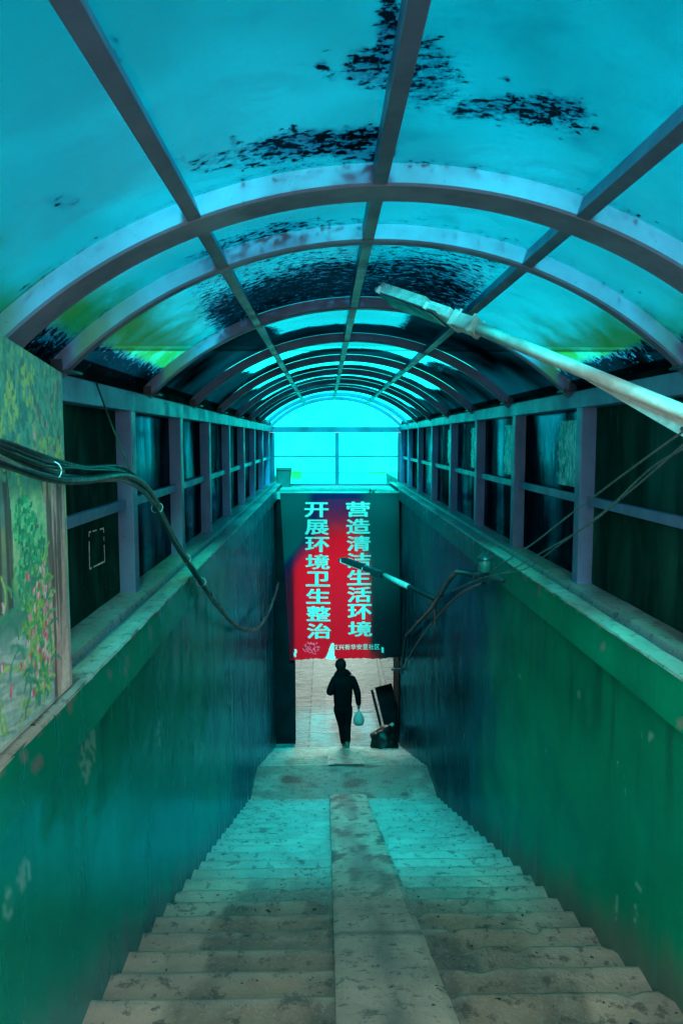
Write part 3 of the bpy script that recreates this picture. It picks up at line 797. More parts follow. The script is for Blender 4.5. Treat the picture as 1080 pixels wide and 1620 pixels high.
# ------------------------------------------------------------------ mural board
def mural():
    res = .004; Y0, Y1_, Z0, Z1 = 0.9, 2.60, ZL + .008, .46
    W_, H_ = int((Y1_ - Y0) / res), int((Z1 - Z0) / res)
    uu = (Y1_ - (Y0 + (np.arange(W_) + .5) * res))[None, :].repeat(H_, 0)          # distance from the right edge
    zz = (Z0 + (np.arange(H_) + .5) * res)[:, None].repeat(W_, 1)
    img = np.zeros((H_, W_, 3))
    rg = np.random.RandomState(3)
    def nz(sc, seed, ax=1, az=1):
        r = np.random.RandomState(seed); o = np.zeros((H_, W_))
        for k in range(5):
            gx, gz = int(W_ * res * sc * ax * 2 ** k) + 3, int(H_ * res * sc * az * 2 ** k) + 3
            g = r.rand(gz, gx); xi = np.linspace(0, gx - 1.001, W_); zi = np.linspace(0, gz - 1.001, H_)
            x0 = xi.astype(int); z0 = zi.astype(int); fx = (xi - x0)[None, :]; fz = (zi - z0)[:, None]
            fx = fx * fx * (3 - 2 * fx); fz = fz * fz * (3 - 2 * fz)
            o += (g[z0][:, x0] * (1 - fz) * (1 - fx) + g[z0 + 1][:, x0] * fz * (1 - fx) + g[z0][:, x0 + 1] * (1 - fz) * fx + g[z0 + 1][:, x0 + 1] * fz * fx) * .5 ** (k + 1)
        return o
    def sm(a, b, x): t_ = np.clip((x - a) / (b - a), 0, 1); return t_ * t_ * (3 - 2 * t_)
    def lay(col, m_): 
        nonlocal img; m_ = np.clip(m_, 0, 1)[..., None]; img = img * (1 - m_) + np.array(col) * m_
    n1, n2, n3 = nz(4, 1), nz(10, 2), nz(5, 3, 4, .6)
    lay((.10, .36, .27), np.ones_like(uu))
    lay((.06, .26, .22), sm(.4, .6, n1) * .8)
    lay((.22, .55, .30), sm(-.12, -.2, zz) * sm(-.52, -.4, zz))                        # bright glade
    lay((.32, .62, .36), sm(.45, .6, n1) * sm(-.12, -.2, zz) * sm(-.42, -.3, zz))
    lay((.20, .42, .38), sm(-.46, -.56, zz + .05 * n1))                                # pond
    lay((.30, .50, .47), sm(-.6, -.8, zz) * .7)
    # diagonal brush strokes on the water
    def stroke(u0, z0, ang, L, wd, col, al=.8, bend=0):
        n = max(4, int(L / res)); 
        for k in range(n):
            f = k / n; a = ang + bend * f
            cu, cz = u0 - math.cos(ang + bend * f * .5) * L * f, z0 + math.sin(ang + bend * f * .5) * L * f
            j = (Y1_ - cu - Y0) / res; i = (cz - Z0) / res; r = max(.6, wd * math.sin(math.pi * min(1, f + .12)) / res)
            i0, i1, j0, j1 = int(i - r), int(i + r) + 1, int(j - r), int(j + r) + 1
            if i0 < 0 or j0 < 0 or i1 >= H_ or j1 >= W_: continue
            img[i0:i1 + 0, j0:j1 + 0] = img[i0:i1, j0:j1] * (1 - al) + np.array(col) * al
    for _ in range(420):
        c = [(.36, .54, .50), (.14, .34, .32), (.45, .6, .55), (.24, .44, .44)][rg.randint(4)]
        stroke(rg.uniform(.1, 1.6), rg.uniform(-.85, -.56), R(-12) + rg.uniform(-.1, .1), rg.uniform(.05, .16), .004, c, .35)
    # distant trunks
    for (u0, w0) in ((.34, .012), (.41, .008), (.75, .02), (.98, .012), (1.2, .015)):
        lay((.12, .34, .28), (np.abs(uu - u0 + .03 * n1) < w0) * (zz < .0) * (zz > -.48) * .7)
    # bushes
    for (u0, z0, r_) in ((.30, -.33, .09), (.36, -.25, .07), (.25, -.40, .07), (.33, -.42, .09), (.9, -.34, .14), (1.1, -.4, .12), (1.35, -.32, .12)):
        for _ in range(90):
            a, q = rg.uniform(0, 6.28), r_ * math.sqrt(rg.rand())
            c = [(.03, .40, .20), (.05, .50, .26), (.02, .28, .16), (.14, .60, .30)][rg.randint(4)]
            stroke(u0 + q * math.cos(a), z0 + q * math.sin(a) * 1.2, rg.uniform(0, 6), .02, .006, c, .8)
    # big trunks
    def trunk(uc, wb, wt, z_top, ca, cb, zmin=-2):
        cen = uc + .05 * sm(-.35, .0, zz) + .012 * np.sin(zz * 9)
        hw = wb + (wt - wb) * sm(-.3, .02, zz)
        m_ = (np.abs(uu - cen) < hw + .006 * (n2 - .5)) * (zz < z_top) * (zz > zmin)
        lay(ca, m_.astype(float)); lay(cb, m_ * sm(.42, .56, n3) * .8)
        lay((.32, .38, .16), m_ * sm(.5, .62, n1) * sm(-.5, -.2, zz) * .6)
        lay((.05, .07, .07), m_ * sm(.50, .58, nz(5, 9, 8, .3)) * .8)
        lay((.09, .14, .14), m_ * sm(.55, 1.0, np.abs(uu - cen) / hw) * .35)
    trunk(.095, .088, .12, .06, (.80, .56, .50), (.42, .32, .30))
    trunk(.50, .05, .07, .06, (.12, .26, .24), (.07, .17, .17), -.48)
    trunk(1.10, .075, .11, .06, (.40, .36, .34), (.22, .22, .2), -.5)
    for (u0, z0, a, L) in ((.12, -.1, R(62), .42), (.16, -.08, R(118), .45), (.10, -.05, R(88), .36), (.5, -.1, R(70), .4), (1.1, -.06, R(60), .4), (1.12, -.06, R(120), .4)):
        stroke(u0, z0, math.pi - a, L, .022, (.16, .20, .19), .8, .25); stroke(u0 + .01, z0, math.pi - a, L * .9, .006, (.30, .33, .28), .7, .25)
    # canopy foliage
    for _ in range(3600):
        u0, z0 = rg.uniform(-.02, 1.7), rg.uniform(-.12, .46)
        if z0 < -.02 and rg.rand() < .55: continue
        c = [(.05, .26, .20), (.08, .34, .24), (.12, .42, .28), (.05, .22, .20), (.22, .44, .20), (.09, .36, .34)][rg.randint(6)]
        if rg.rand() < .25 and z0 > .05: continue
        stroke(u0, z0, rg.uniform(1.0, 2.2), rg.uniform(.015, .045), .006, c, .55)
    for (u0, z0) in ((.42, .1), (.5, .0), (.18, -.04), (.05, -.06), (.3, .16), (.4, -.08), (.9, .1)):
        for _ in range(26): stroke(u0 + rg.normal() * .022, z0 + rg.normal() * .03, rg.uniform(1, 2), .022, .005, (.30, .50, .18), .7)
    # grasses and flowers on the bank
    for _ in range(330):
        u0 = abs(rg.normal() * .09) + .20 if rg.rand() < .75 else rg.uniform(.2, 1.6); z0 = rg.uniform(-.82, -.42)
        c = [(.10, .42, .16), (.22, .52, .12), (.04, .30, .20), (.36, .58, .20), (.05, .36, .26)][rg.randint(5)]
        stroke(u0, z0, rg.uniform(.6, 2.6), rg.uniform(.05, .11), .0035, c, .85, rg.choice([-1.6, 1.6]))
    for _ in range(70):
        u0 = abs(rg.normal() * .07) + .20 if rg.rand() < .8 else rg.uniform(.3, 1.6); z0 = rg.uniform(-.80, -.40)
        for _q in range(3): stroke(u0 + rg.normal() * .005, z0 + rg.normal() * .005, rg.uniform(.8, 2.2), .018, .004, [(.70, .12, .20), (.75, .35, .42), (.8, .6, .6)][rg.randint(3)], .9)
    lay((.25, .30, .28), (zz < Z0 + .012) * .4)
    m = MB(); X = -.885
    ztop = lambda y: .222 + (2.60 - y) * .135
    n_y, n_z = W_, H_
    ys = np.linspace(Y0, Y1_, n_y + 1); zf = np.linspace(0, 1, n_z + 1)
    vs, cols = [], []
    for y in ys:
        zt = ztop(y); j = min(W_ - 1, int((y - Y0) / res))
        for f in zf:
            z = Z0 + (zt - Z0) * f; vs.append(Vector((X, y, z))); cols.append(np.minimum(1, img[min(H_ - 1, int((z - Z0) / res)), j] ** 1.1 * 1.6 + .01))
    nvv = len(vs)
    m.v = vs; q = n_z + 1
    m.f = [(i * q + j, (i + 1) * q + j, (i + 1) * q + j + 1, i * q + j + 1) for i in range(n_y) for j in range(n_z)]
    root = empty('mural_board', (X, 1.8, Z0), 'flat board painted with tree trunks, leaves and pink flowers by water, on the left coping', 'mural')
    m.build('painted_face', M['mural'], root, False, cols)
    b = MB()
    y0, y1 = Y0, Y1_
    pts = [(y0, Z0), (y1, Z0), (y1, ztop(y1)), (y0, ztop(y0))]
    for dx in (-.002, -.020): b.v += [Vector((X + dx, y, z)) for (y, z) in pts]
    b.f = [(0, 1, 2, 3), (7, 6, 5, 4)] + [(i, i + 4, (i + 1) % 4 + 4, (i + 1) % 4) for i in range(4)]
    b.build('backing_board', M['coping'], root)
mural()

# ------------------------------------------------------------------ street lamps
def lamp(pa, pj, ptip, rad, wid, label, mats, plate=True, fins=22, roll=0.0):
    pa, pj, ptip = Vector(pa), Vector(pj), Vector(ptip)
    root = empty('street_lamp', pa, label, 'street lamp', 'lamps on arms reaching in from the right wall')
    d = (pj - pa).normalized(); tube, head, lens = mats
    MB().tube([pa - d * .02, pa.lerp(pj, .5), pj], rad, 20).build('arm', M[tube], root, True)
    h = (ptip - pj); L = h.length; h.normalize()
    side = h.cross(Vector((0, 0, 1))).normalized(); side = Matrix.Rotation(roll, 3, h) @ side; up = side.cross(h).normalized()
    # spigot clamp with ribs and screws
    c = MB(); c.obb(pj + h * (L * .10), h * (L * .11), side * rad * 1.45, up * rad * 1.25, rad * .35)
    for k in (-1, 1):
        for q in (.03, .16): c.tube([pj + h * L * q + side * k * rad * 1.3 - up * rad * 1.1, pj + h * L * q + side * k * rad * 1.3 + up * rad * 1.75], rad * .22, 8)
    for q in (.02, .19): c.obb(pj + h * L * q, h * L * .014, side * rad * 1.62, up * rad * 1.42, rad * .1)
    c.build('clamp', M[head], root)
    # driver box
    MB().obb(pj + h * L * .32 + up * rad * .25, h * L * .11, side * wid * .78, up * rad * .95, rad * .3).build('driver_box', M[head], root)
    # LED body: tapers to the tip
    b = MB(); n = 14
    for i in range(n + 1):
        f = i / n; c0 = pj + h * L * (.28 + .72 * f); ww = wid * (1 - .16 * f) * (1 if f < .93 else .93); tt = rad * (.62 - .16 * f)
        for (a, q) in ((-1, -.75), (-.92, -1), (.92, -1), (1, -.75), (1, .6), (.85, 1), (-.85, 1), (-1, .6)): b.v.append(c0 + side * ww * a + up * tt * q)
    for i in range(n):
        for j in range(8): b.f.append((i * 8 + j, i * 8 + (j + 1) % 8, (i + 1) * 8 + (j + 1) % 8, (i + 1) * 8 + j))
    b.f += [tuple(range(8)), tuple(n * 8 + j for j in range(8))]
    body = b.build('lamp_head', M[head], root)
    f_ = MB()
    for k in range(fins):
        f = .46 + .50 * k / fins; f_.obb(pj + h * L * f + up * rad * .80, h * L * .0045, side * wid * .93, up * rad * .62)
    f_.build('cooling_fins', M[head], root)
    MB().obb(pj + h * L * .64 - up * rad * .78, h * L * .30, side * wid * .80, up * rad * .16, rad * .05).build('lamp_lens', M[lens], root)
    for q in (.40, .93):
        MB().obb(pj + h * L * q - up * rad * .1, h * L * .010, side * wid * 1.02, up * rad * .62).build('latch', M['tie'], root)
    if plate:
        g = MB(); p1 = pa.lerp(pj, .02); p2 = pa.lerp(pj, .46); dn = (Vector((0, 0, -1)) - d * d.dot(Vector((0, 0, -1)))).normalized(); sd = d.cross(dn).normalized() * .004
        tri = [p1 + dn * rad * .8, p2 + dn * rad * .8, p2 + dn * rad * 1.0, p1 + dn * rad * 3.1]
        g.v = [p + sd for p in tri] + [p - sd for p in tri]; g.f = [(0, 1, 2, 3), (7, 6, 5, 4)] + [(i, i + 4, (i + 1) % 4 + 4, (i + 1) % 4) for i in range(4)]
        g.build('gusset_plate', M['alu'], root)
        g = MB(); g.obb(p1 + dn * rad * 1.9 + d * .03, d * .012, sd * 2, dn * .012); g.tube([p1 + dn * rad * 2 + d * .05 - sd * 2.2, p1 + dn * rad * 2 + d * .05 + sd * 2.2], .008, 10); g.build('bolt', M['galv'], root)
        MB().tube([pa - d * .03, pa - d * .0], rad * 1.5, 20).build('arm_collar', M['alu'], root, True)
        MB().box((WR - .012, pa.y - .10, pa.z - .13), (WR - .0005, pa.y + .05, pa.z + .10), .004).build('wall_plate', M['galv'], root)
    return root
pJ = at(755, 519, 3.42); pT = at(606, 467, 3.98)
pA = at(1120, 668, 2.62)
pA = Vector((WR - .02, pA.y, pA.z)) if pA.x > WR - .02 else pA
lamp(pA, pJ, pT, .027, .085, 'large pale LED street lamp on a thick white arm, hanging below the near arches', ('white', 'alu', 'lens'), roll=R(24))
qA, qJ, qT = at(686, 948, 8.75), at(604, 909, 9.75), at(538, 885, 10.35)
qA.x = XR - .0
lamp(qA, qJ, qT, .033, .05, 'small dark LED street lamp on a thin arm in front of the red banner', ('galv', 'galv', 'white'), plate=False, fins=10)
lr = [o for o in C.objects if o.name.startswith('street_lamp')][-1]
MB().tube([qA.lerp(qJ, .47), qA.lerp(qJ, .95)], .0365, 14).build('white_sleeve', M['white'], lr, True)
MB().box((XR - .012, qA.y - .06, qA.z - .30), (XR + .004, qA.y + .05, qA.z + .05), .003).build('wall_plate', M['galv'], lr)

# ------------------------------------------------------------------ cables
def spline(pts, n=10):
    P = [Vector(p) for p in pts]; P = [P[0] * 2 - P[1]] + P + [P[-1] * 2 - P[-2]]; out = []
    for i in range(1, len(P) - 2):
        for k in range(n):
            t_ = k / n; a, b, c, d = P[i - 1], P[i], P[i + 1], P[i + 2]
            out.append(.5 * ((2 * b) + (c - a) * t_ + (2 * a - 5 * b + 4 * c - d) * t_ ** 2 + (3 * b - a - 3 * c + d) * t_ ** 3))
    out.append(P[-2]); return out
path = [at(-60, 690, 1.72), at(0, 714, 1.93), at(70, 742, 2.22), at(130, 752, 2.6), at(200, 752, 3.3), at(238, 785, 3.75), at(272, 850, 4.2), at(300, 893, 4.6), at(330, 938, 5.15)]
sp_ = spline(path)
cb = empty('cable_bundle', path[2], 'thick bundle of black and grey cables tied together, sagging across the mural and left windows', 'cables')
for k in range(12):
    ph = k * 2.1; pts = []
    for i, p in enumerate(sp_):
        f = i / len(sp_); rr = .024 if k < 5 else .030
        sag = .012 * math.sin(f * 9 + k) * (1 if k in (0, 3, 6) else .3)
        pts.append(p + Vector((rr * .5 * math.cos(ph + f * 5), 0, rr * math.sin(ph + f * 4) + sag)))
    MB().tube(pts, .0062 + .0022 * (k % 3), 8).build('cable', M['cableg'] if k in (2, 5, 7) else M['cable'], cb, True)
for i in (22, 53, 68, 76):
    if i < len(sp_) - 1:
        p = sp_[i]; t_ = (sp_[i + 1] - p).normalized(); a = t_.cross(Vector((0, 0, 1))).normalized(); b = a.cross(t_)
        MB().tube([p + (a * math.cos(q) + b * math.sin(q)) * .029 for q in np.linspace(0, 6.28, 20)], .0018, 6).build('cable_tie', M['alu'], cb, True)
path2 = [path[-1], at(350, 965, 6.0), at(375, 991, 7.0), at(398, 997, 7.9), at(415, 985, 9.0), at(430, 955, 10.6), at(440, 922, 12.6)]
for p in path2: p.x = max(p.x, XL + .02)
sp2 = spline(path2)
lo = empty('drooping_cable', path2[2], 'twisted black cable drooping in a loop along the left wall beside the banner', 'cable')
for k in range(3):
    MB().tube([p + Vector((.012 * math.cos(i * .7 + k * 2.1), 0, .014 * math.sin(i * .7 + k * 2.1))) for i, p in enumerate(sp2)], .010 - .002 * k, 7).build('cable_strand', M['cable'] if k < 2 else M['cableg'], lo, True)
hw = MB().tube(spline([at(152, 604, 3.45), at(162, 632, 3.42), at(178, 675, 3.40), at(195, 715, 3.36), at(206, 745, 3.33)]), .0042, 7)
tag(hw.build('hanger_wire', M['cable'], None, True), 'thin dark wire holding the cable bundle up to the left eave beam', 'wire')
tip = at(1062, 672, 2.62)
ends = [((1100, 668, 2.55), (1000, 740, 2.95), (900, 815, 3.7), (845, 858, 4.3), (800, 888, 5.0), (775, 905, 5.5)),
        ((1095, 690, 2.55), (1010, 765, 2.95), (930, 830, 3.5), (860, 872, 4.2), (800, 905, 5.0), (760, 915, 6.0), (715, 935, 7.2)),
        ((1100, 700, 2.6), (1030, 740, 2.9), (960, 805, 3.4), (880, 865, 4.0), (830, 900, 4.7), (790, 908, 5.4))]
labs = ['topmost thin wire sloping from the big lamp arm down to the right coping', 'middle of three thin wires sloping down from the big lamp arm, longest', 'lowest slack wire sagging from the right edge past the near right column']
for e, lb in zip(ends, labs):
    pts = [at(*q) for q in e]
    for p in pts:
        if p.z < ZL: p.x = min(p.x, XR - .015)
    tag(MB().tube(spline(pts), .0042, 7).build('wire', M['cableg'], None, True), lb, 'wire', 'thin wires on the right')
cd = empty('wall_conduit', atx(725, 905, XR - .02), 'dark conduit pipe zigzagging down the right wall to the tunnel mouth', 'conduit')
cp_ = [atx(795, 918, XR - .03), atx(722, 905, XR - .03), atx(712, 915, XR - .03), atx(683, 962, XR - .03), atx(642, 1006, XR - .03), atx(637, 1050, XR - .03)]
MB().tube(cp_, .022, 10).build('pipe', M['galv'], cd, True)
MB().tube(spline([p + Vector((-.02, 0, -.05)) for p in [atx(770, 912, XR - .03), atx(733, 930, XR - .03), atx(700, 962, XR - .03), atx(660, 1015, XR - .03), atx(641, 1052, XR - .03)]]), .010, 7).build('loose_wire', M['cable'], cd, True)
MB().tube(spline([atx(684, 948, XR - .02), atx(676, 958, XR - .02), atx(680, 968, XR - .02), atx(676, 976, XR - .02)]), .008, 6).build('loose_wire', M['cable'], cd, True)
for (a, b) in (((755, 911)), ((697, 940)), ((662, 985))):
    p = atx(a, b, XR - .02); MB().box((XR - .055, p.y - .02, p.z - .03), (XR + .005, p.y + .02, p.z + .03), .004).build('pipe_clip', M['galv'], cd)
# glass jar lamp
jp = atx(766, 892, XR - .065); jr = empty('bulkhead_lamp', jp + Vector((0, 0, -.07)), 'small jar shaped bulkhead lamp on the right fascia above the conduit', 'lamp')
M['jar'] = simple('ribbed_glass', (.04, .13, .12), .12, 0, .4, 20, .2)
def lathe(c, prof, n=20):
    m = MB(); q = len(prof)
    for k in range(n):
        a = 2 * math.pi * k / n
        for (r, z) in prof: m.v.append(c + Vector((r * math.cos(a), r * math.sin(a), z)))
    for k in range(n):
        for j in range(q - 1): m.f.append((k * q + j, ((k + 1) % n) * q + j, ((k + 1) % n) * q + j + 1, k * q + j + 1))
    return m
lathe(jp, [(.001, -.07), (.040, -.068), (.050, -.055), (.052, .02), (.046, .034)]).build('glass_jar', M['jar'], jr, True)
lathe(jp, [(.055, .030), (.057, .045), (.040, .060), (.030, .066), (.018, .085), (.001, .088)]).build('cap', M['galv'], jr, True)
MB().box((jp.x + .03, jp.y - .012, jp.z + .035), (XR + .002, jp.y + .012, jp.z + .06), .003).build('bracket', M['galv'], jr)
# hanging dark bracket below the banner's right corner
bp_ = at(631, 1058, 13.15); br = empty('hanging_bracket', bp_, 'small dark T shaped bracket sticking out below the banner right corner', 'bracket')
MB().box((bp_.x - .14, bp_.y - .02, bp_.z - .03), (bp_.x + .12, bp_.y + .02, bp_.z + .01), .004).build('bar', M['galv'], br)
MB().box((bp_.x + .02, bp_.y - .015, bp_.z - .09), (bp_.x + .05, bp_.y + .015, bp_.z + .16), .004).build('stem', M['galv'], br)
MB().tube([(bp_.x - .10, bp_.y, bp_.z + .18), (bp_.x - .05, bp_.y, bp_.z + .01)], .014, 8).build('stay', M['galv'], br)

# ------------------------------------------------------------------ odds at the far end
bx0 = at(437, 766, 14.9); tub = empty('plastic_tub', (-.82, 14.95, -.935), 'grey green plastic tub standing on the slab before the lower left gable pane', 'tub')
M['tub'] = simple('tub_plastic', (.03, .10, .10), .5, 0, .2)
m = MB(); prof = []
for (z, s_) in ((0, .80), (.30, .97), (.37, 1.0), (.375, .93), (.10, .76)):
    for (a, b) in ((-.15, -.11), (-.13, -.13), (.13, -.13), (.15, -.11), (.15, .11), (.13, .13), (-.13, .13), (-.15, .11)):
        m.v.append(Vector((-.82 + a * s_, 14.95 + b * s_, -.934 + z)))
for i in range(4):
    for j in range(8): m.f.append((i * 8 + j, i * 8 + (j + 1) % 8, (i + 1) * 8 + (j + 1) % 8, (i + 1) * 8 + j))
m.f += [tuple(range(8)), tuple(32 + j for j in range(8))]
m.build('tub_body', M['tub'], tub); MB().box((-.975, 14.80, -.60), (-.665, 15.10, -.575), .006).build('rim', M['tub'], tub)
sg = empty('weed_sprig', (.96 - .15, 13.43, -.94), 'small dark weed sprouting on the slab edge above the banner', 'weed')
m = MB(); rg = random.Random(4)
for k in range(26):
    a = rg.uniform(0, 6.28); l = rg.uniform(.04, .11); b0 = Vector((.81, 13.37, -.93)); d = Vector((math.cos(a), math.sin(a) * .5, rg.uniform(.1, 1.2) - .5)).normalized() * l
    s_ = Vector((-d.z, 0, d.x)).normalized() * .014
    m.add([b0 + d * .3 - s_, b0 + d, b0 + d * .3 + s_, b0], [(0, 1, 2, 3)])
M['leaf'] = simple('dark_leaf', (.03, .08, .06), .7); m.build('leaves', M['leaf'], sg)

# sack and leaning boards at the right foot of the stairs
def blobby(c, r, seed, sq=.7):
    bm = bmesh.new(); bmesh.ops.create_icosphere(bm, subdivisions=4, radius=1)
    m = MB()
    for v in bm.verts:
        p = v.co; k = 1 + .22 * fbm(p.x * 1.6 + seed, p.y * 1.6, p.z * 1.6) + .05 * fbm(p.x * 6, p.y * 6 + seed, p.z * 6)
        z = p.z * k; z = max(z, -.62)
        m.v.append(Vector((c[0] + p.x * k * r[0], c[1] + p.y * k * r[1], c[2] + (z + .62) * r[2])))
    m.f = [tuple(v.index for v in f.verts) for f in bm.faces]; bm.free(); return m
m = blobby((1.02, 12.95, Z_FLOOR + .0), (.26, .25, .30), 3)
tag(m.build('rubbish_sack', M['sack'], None, True), 'bulging black rubbish sack slumped by the right wall at the foot of the stairs', 'sack')
M['board'] = simple('dark_board', (.006, .007, .009), .9, spec=.03)
def slab_obj(a, b, wdt, th, name, mat, label, cat):
    a, b = Vector(a), Vector(b); d = (b - a); side = d.cross(Vector((0, 1, 0))).normalized() * wdt / 2; nn = d.cross(side).normalized() * th / 2
    m = MB(); m.obb((a + b) / 2, d / 2, side, nn, .004); tag(m.build(name, mat), label, cat)
slab_obj(at(607, 1168, 13.75), at(588, 1092, 14.35), .05, .04, 'wooden_post', M['dark'], 'thin dark post leaning beside the wide black board', 'post')
slab_obj(at(626, 1165, 13.85), at(606, 1085, 14.6), .34, .05, 'leaning_board', M['board'], 'wide black board leaning against the right side beyond the sack', 'board')
slab_obj((at(600, 1158, 13.2)), (at(622, 1145, 13.3)), .05, .03, 'wooden_stick', M['coping'], 'short pale stick poking out over the black sack', 'stick')

# ------------------------------------------------------------------ person
PF = at(545, 1189, 13.0); PF.z = Z_FLOOR; PH = 1.70
per = empty('person', PF, 'person in dark jacket and trousers walking away, holding a phone and a plastic bag', 'person')
def skin(name, chains, mat, sub=2):
    """chains: list of lists of (x,y,z,r) ; shares vertices by rounding"""
    idx = {}; vs = []; rs = []; es = []
    for ch in chains:
        prev = None
        for (x, y, z, *r) in ch:
            k = (round(x, 3), round(y, 3), round(z, 3))
            if k not in idx: idx[k] = len(vs); vs.append(Vector((x, y, z))); rs.append(r if len(r) == 2 else (r[0], r[0]))
            if prev is not None and prev != idx[k]: es.append((prev, idx[k]))
            prev = idx[k]
    me = bpy.data.meshes.new(name); me.from_pydata(vs, es, []); me.update()
    o = bpy.data.objects.new(name, me); C.objects.link(o)
    md = o.modifiers.new('s', 'SKIN'); md.use_smooth_shade = True
    sv = me.skin_vertices[0].data if me.skin_vertices else None
    if sv is None:
        bm = bmesh.new(); bm.from_mesh(me); bm.verts.layers.skin.verify(); bm.to_mesh(me); bm.free(); sv = me.skin_vertices[0].data
    for i, s_ in enumerate(sv): s_.radius = rs[i]; s_.use_root = (i == 0)
    sd = o.modifiers.new('d', 'SUBSURF'); sd.levels = sub; sd.render_levels = sub
    d = bpy.context.evaluated_depsgraph_get(); d.update()
    new = bpy.data.meshes.new_from_object(o.evaluated_get(d)); bpy.data.objects.remove(o)
    new.name = name; new.materials.clear(); new.materials.append(mat)
    for p in new.polygons: p.use_smooth = True
    r = bpy.data.objects.new(name, new); C.objects.link(r); r.parent = per
    return r
# local frame: x right, y forward (away), z up; left arm (x<0) bent forward, right arm hangs; right foot planted, left foot lifting behind
hip = (-.02, 0, .90)
pelv = [(-.03, .0, .92, .15, .11)]
body = [[(-.03, 0, .92, .12, .08), (-.03, .01, 1.10, .115, .08), (-.02, .02, 1.28, .125, .08), (-.03, .03, 1.41, .09, .08), (-.055, .05, 1.49, .052, .055), (-.065, .07, 1.60, .078, .092), (-.065, .065, 1.665, .055, .065)],
        [(-.02, .02, 1.28, .125, .08), (-.17, .02, 1.36, .055, .055), (-.255, -.02, 1.13, .042, .042), (-.20, .16, 1.08, .034, .034), (-.17, .25, 1.12, .026, .018)],
        [(-.02, .02, 1.28, .125, .08), (.14, .02, 1.35, .055, .055), (.215, -.01, 1.12, .042, .042), (.235, .02, .88, .032, .032), (.238, .03, .80, .030, .018)],
        [(-.03, 0, .92, .12, .08), (-.10, .02, .82, .085, .085), (-.035, .10, .50, .058, .06), (-.005, .02, .14, .040, .042), (-.005, .02, .06, .032, .036)],
        [(-.03, 0, .92, .12, .08), (.05, .0, .82, .085, .085), (.03, .03, .50, .058, .06), (.035, -.28, .24, .042, .042), (.035, -.36, .20, .034, .034)]]
skin('body', body, M['skin'])
jack = [[(-.03, 0, .80, .165, .13), (-.03, .01, .98, .165, .13), (-.03, .01, 1.12, .175, .13), (-.02, .02, 1.30, .195, .135), (-.03, .03, 1.42, .12, .10), (-.055, .04, 1.53, .085, .085), (-.06, .045, 1.56, .08, .08)],
        [(-.02, .02, 1.30, .195, .135), (-.175, .02, 1.355, .075, .075), (-.26, -.02, 1.12, .064, .064), (-.20, .14, 1.08, .050, .050)],
        [(-.02, .02, 1.30, .195, .135), (.145, .02, 1.345, .075, .075), (.215, -.01, 1.12, .062, .062), (.235, .02, .87, .046, .046)]]
skin('jacket', jack, M['black'])
trs = [[(-.03, 0, .96, .145, .11), (-.03, 0, .88, .15, .115), (-.10, .02, .80, .108, .105), (-.035, .10, .50, .082, .082), (-.005, .03, .13, .062, .064)],
       [(-.03, 0, .88, .15, .115), (.05, .0, .80, .108, .105), (.03, .03, .50, .080, .082), (.035, -.25, .26, .060, .060)]]
skin('trousers', trs, M['trouser'])
bm_ = bmesh.new(); bmesh.ops.create_icosphere(bm_, subdivisions=4, radius=1); hm = MB()
for v_ in bm_.verts:
    p_ = v_.co; k_ = 1 + .03 * fbm(p_.x * 7, p_.y * 7, p_.z * 9); yl = .045 + p_.y * .108 * k_
    zz_ = 1.622 + p_.z * .125 * k_
    if p_.y > .1 and p_.z < .35: yl = min(yl, .075)
    hm.v.append(PF + Vector((-.065 + p_.x * (.094 - .02 * max(0, -p_.z)) * k_, yl, max(zz_, 1.515))))
hm.f = [tuple(v_.index for v_ in f_.verts) for f_ in bm_.faces]; bm_.free()
hm.build('hair', M['hair'], per, True)
for s_ in (-1, 1): skin('ear', [[(-.065 + s_ * .079, .07, 1.60, .008, .012), (-.065 + s_ * .084, .075, 1.575, .006, .010)]], M['skin'], 1)
skin('nose', [[(-.065, .155, 1.60, .010, .010), (-.065, .172, 1.58, .012, .010)]], M['skin'], 1)
skin('shoe', [[(-.005, -.03, .05, .045, .045), (-.005, .10, .04, .046, .036), (-.005, .20, .032, .040, .028)]], M['shoe'])
skin('shoe', [[(.035, -.41, .235, .042, .042), (.035, -.36, .12, .044, .036), (.035, -.31, .045, .038, .028)]], M['shoe'])
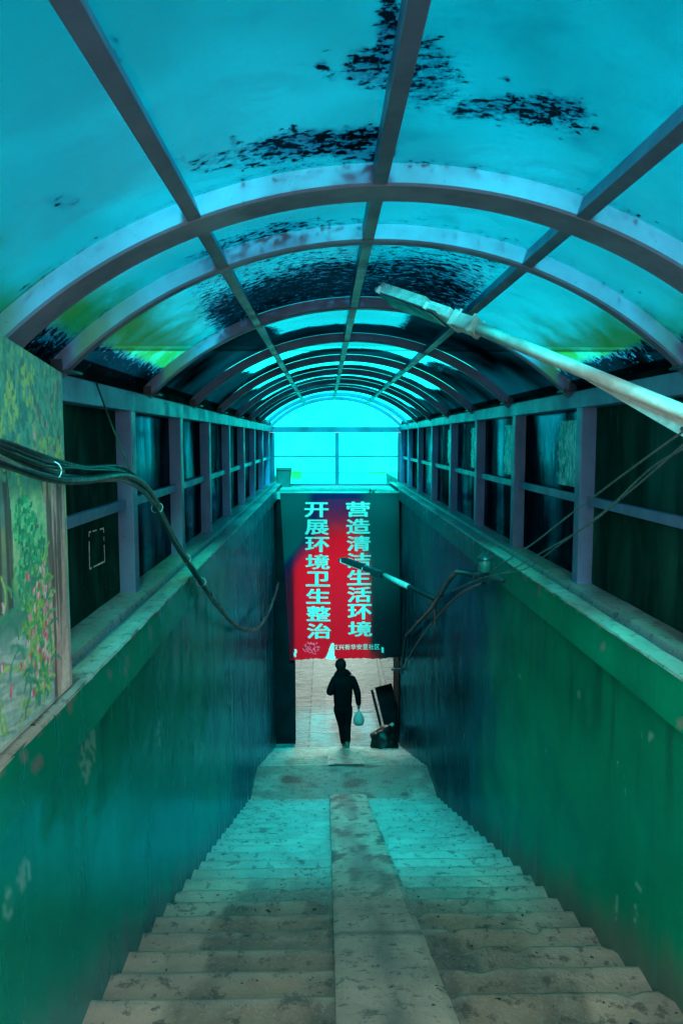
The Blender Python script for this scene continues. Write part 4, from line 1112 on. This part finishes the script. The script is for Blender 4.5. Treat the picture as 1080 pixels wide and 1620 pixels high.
skin('shoe_sole', [[(.035, -.45, .22, .036, .016), (.035, -.41, .12, .040, .016), (.035, -.36, .04, .034, .014)]], M['sole'], 1)
def hand(base, dirv, curl, palmn):
    base, dirv, palmn = Vector(base), Vector(dirv).normalized(), Vector(palmn).normalized(); sd = dirv.cross(palmn).normalized()
    for k in range(4):
        o_ = base + sd * (k - 1.5) * .019; L = (.062, .072, .068, .054)[k]; p = [o_]
        d = dirv.copy()
        for j in range(3):
            d = (d + palmn * curl * (.6 + .5 * j)).normalized(); p.append(p[-1] + d * L * (.45, .32, .25)[j])
        skin('finger', [[(q.x, q.y, q.z, .0085 - .001 * j) for j, q in enumerate(p)]], M['skin'], 1)
    o_ = base - dirv * .05 + sd * .03; p = [o_, o_ + (sd * .8 + dirv * .6 + palmn * .4).normalized() * .03, o_ + (sd * .8 + dirv * .6 + palmn * .4).normalized() * .03 + (dirv + palmn * .8).normalized() * .03]
    skin('thumb', [[(q.x, q.y, q.z, .0095) for q in p]], M['skin'], 1)
hand((-.165, .27, 1.13), (.1, .8, .3), .45, (.8, -.1, .4))
hand((.239, .032, .775), (0, .1, -1), .55, (-1, 0, .1))
per.scale = (1.06, 1.0, .975)
def held(lst, name, label, cat):
    r = empty(name, PF + Vector(lst[0]), label, cat); return r
# phone
ph = PF + Vector((-.215, .24, 1.155))
m = MB(); m.obb(ph, Vector((.034, -.005, 0)), Vector((0, .035, .062)), Vector((0, .004, -.002)), .003)
pr_ = empty('phone', ph, 'small pale phone held up in the walking person left hand', 'phone')
m.build('phone_body', M['tie'], pr_)
bgp = PF + Vector((.25, .02, .50)); bgr = empty('plastic_bag', bgp, 'pale thin plastic carrier bag with dark contents in the person right hand', 'bag')
lathe(bgp, [(.001, .0), (.075, .01), (.098, .06), (.095, .12), (.07, .18), (.035, .23), (.016, .27), (.010, .30)], 24).build('bag_skin', M['bag'], bgr, True)
lathe(bgp, [(.001, .006), (.066, .014), (.088, .05), (.085, .09), (.001, .10)], 20).build('contents', M['bagfood'], bgr, True)
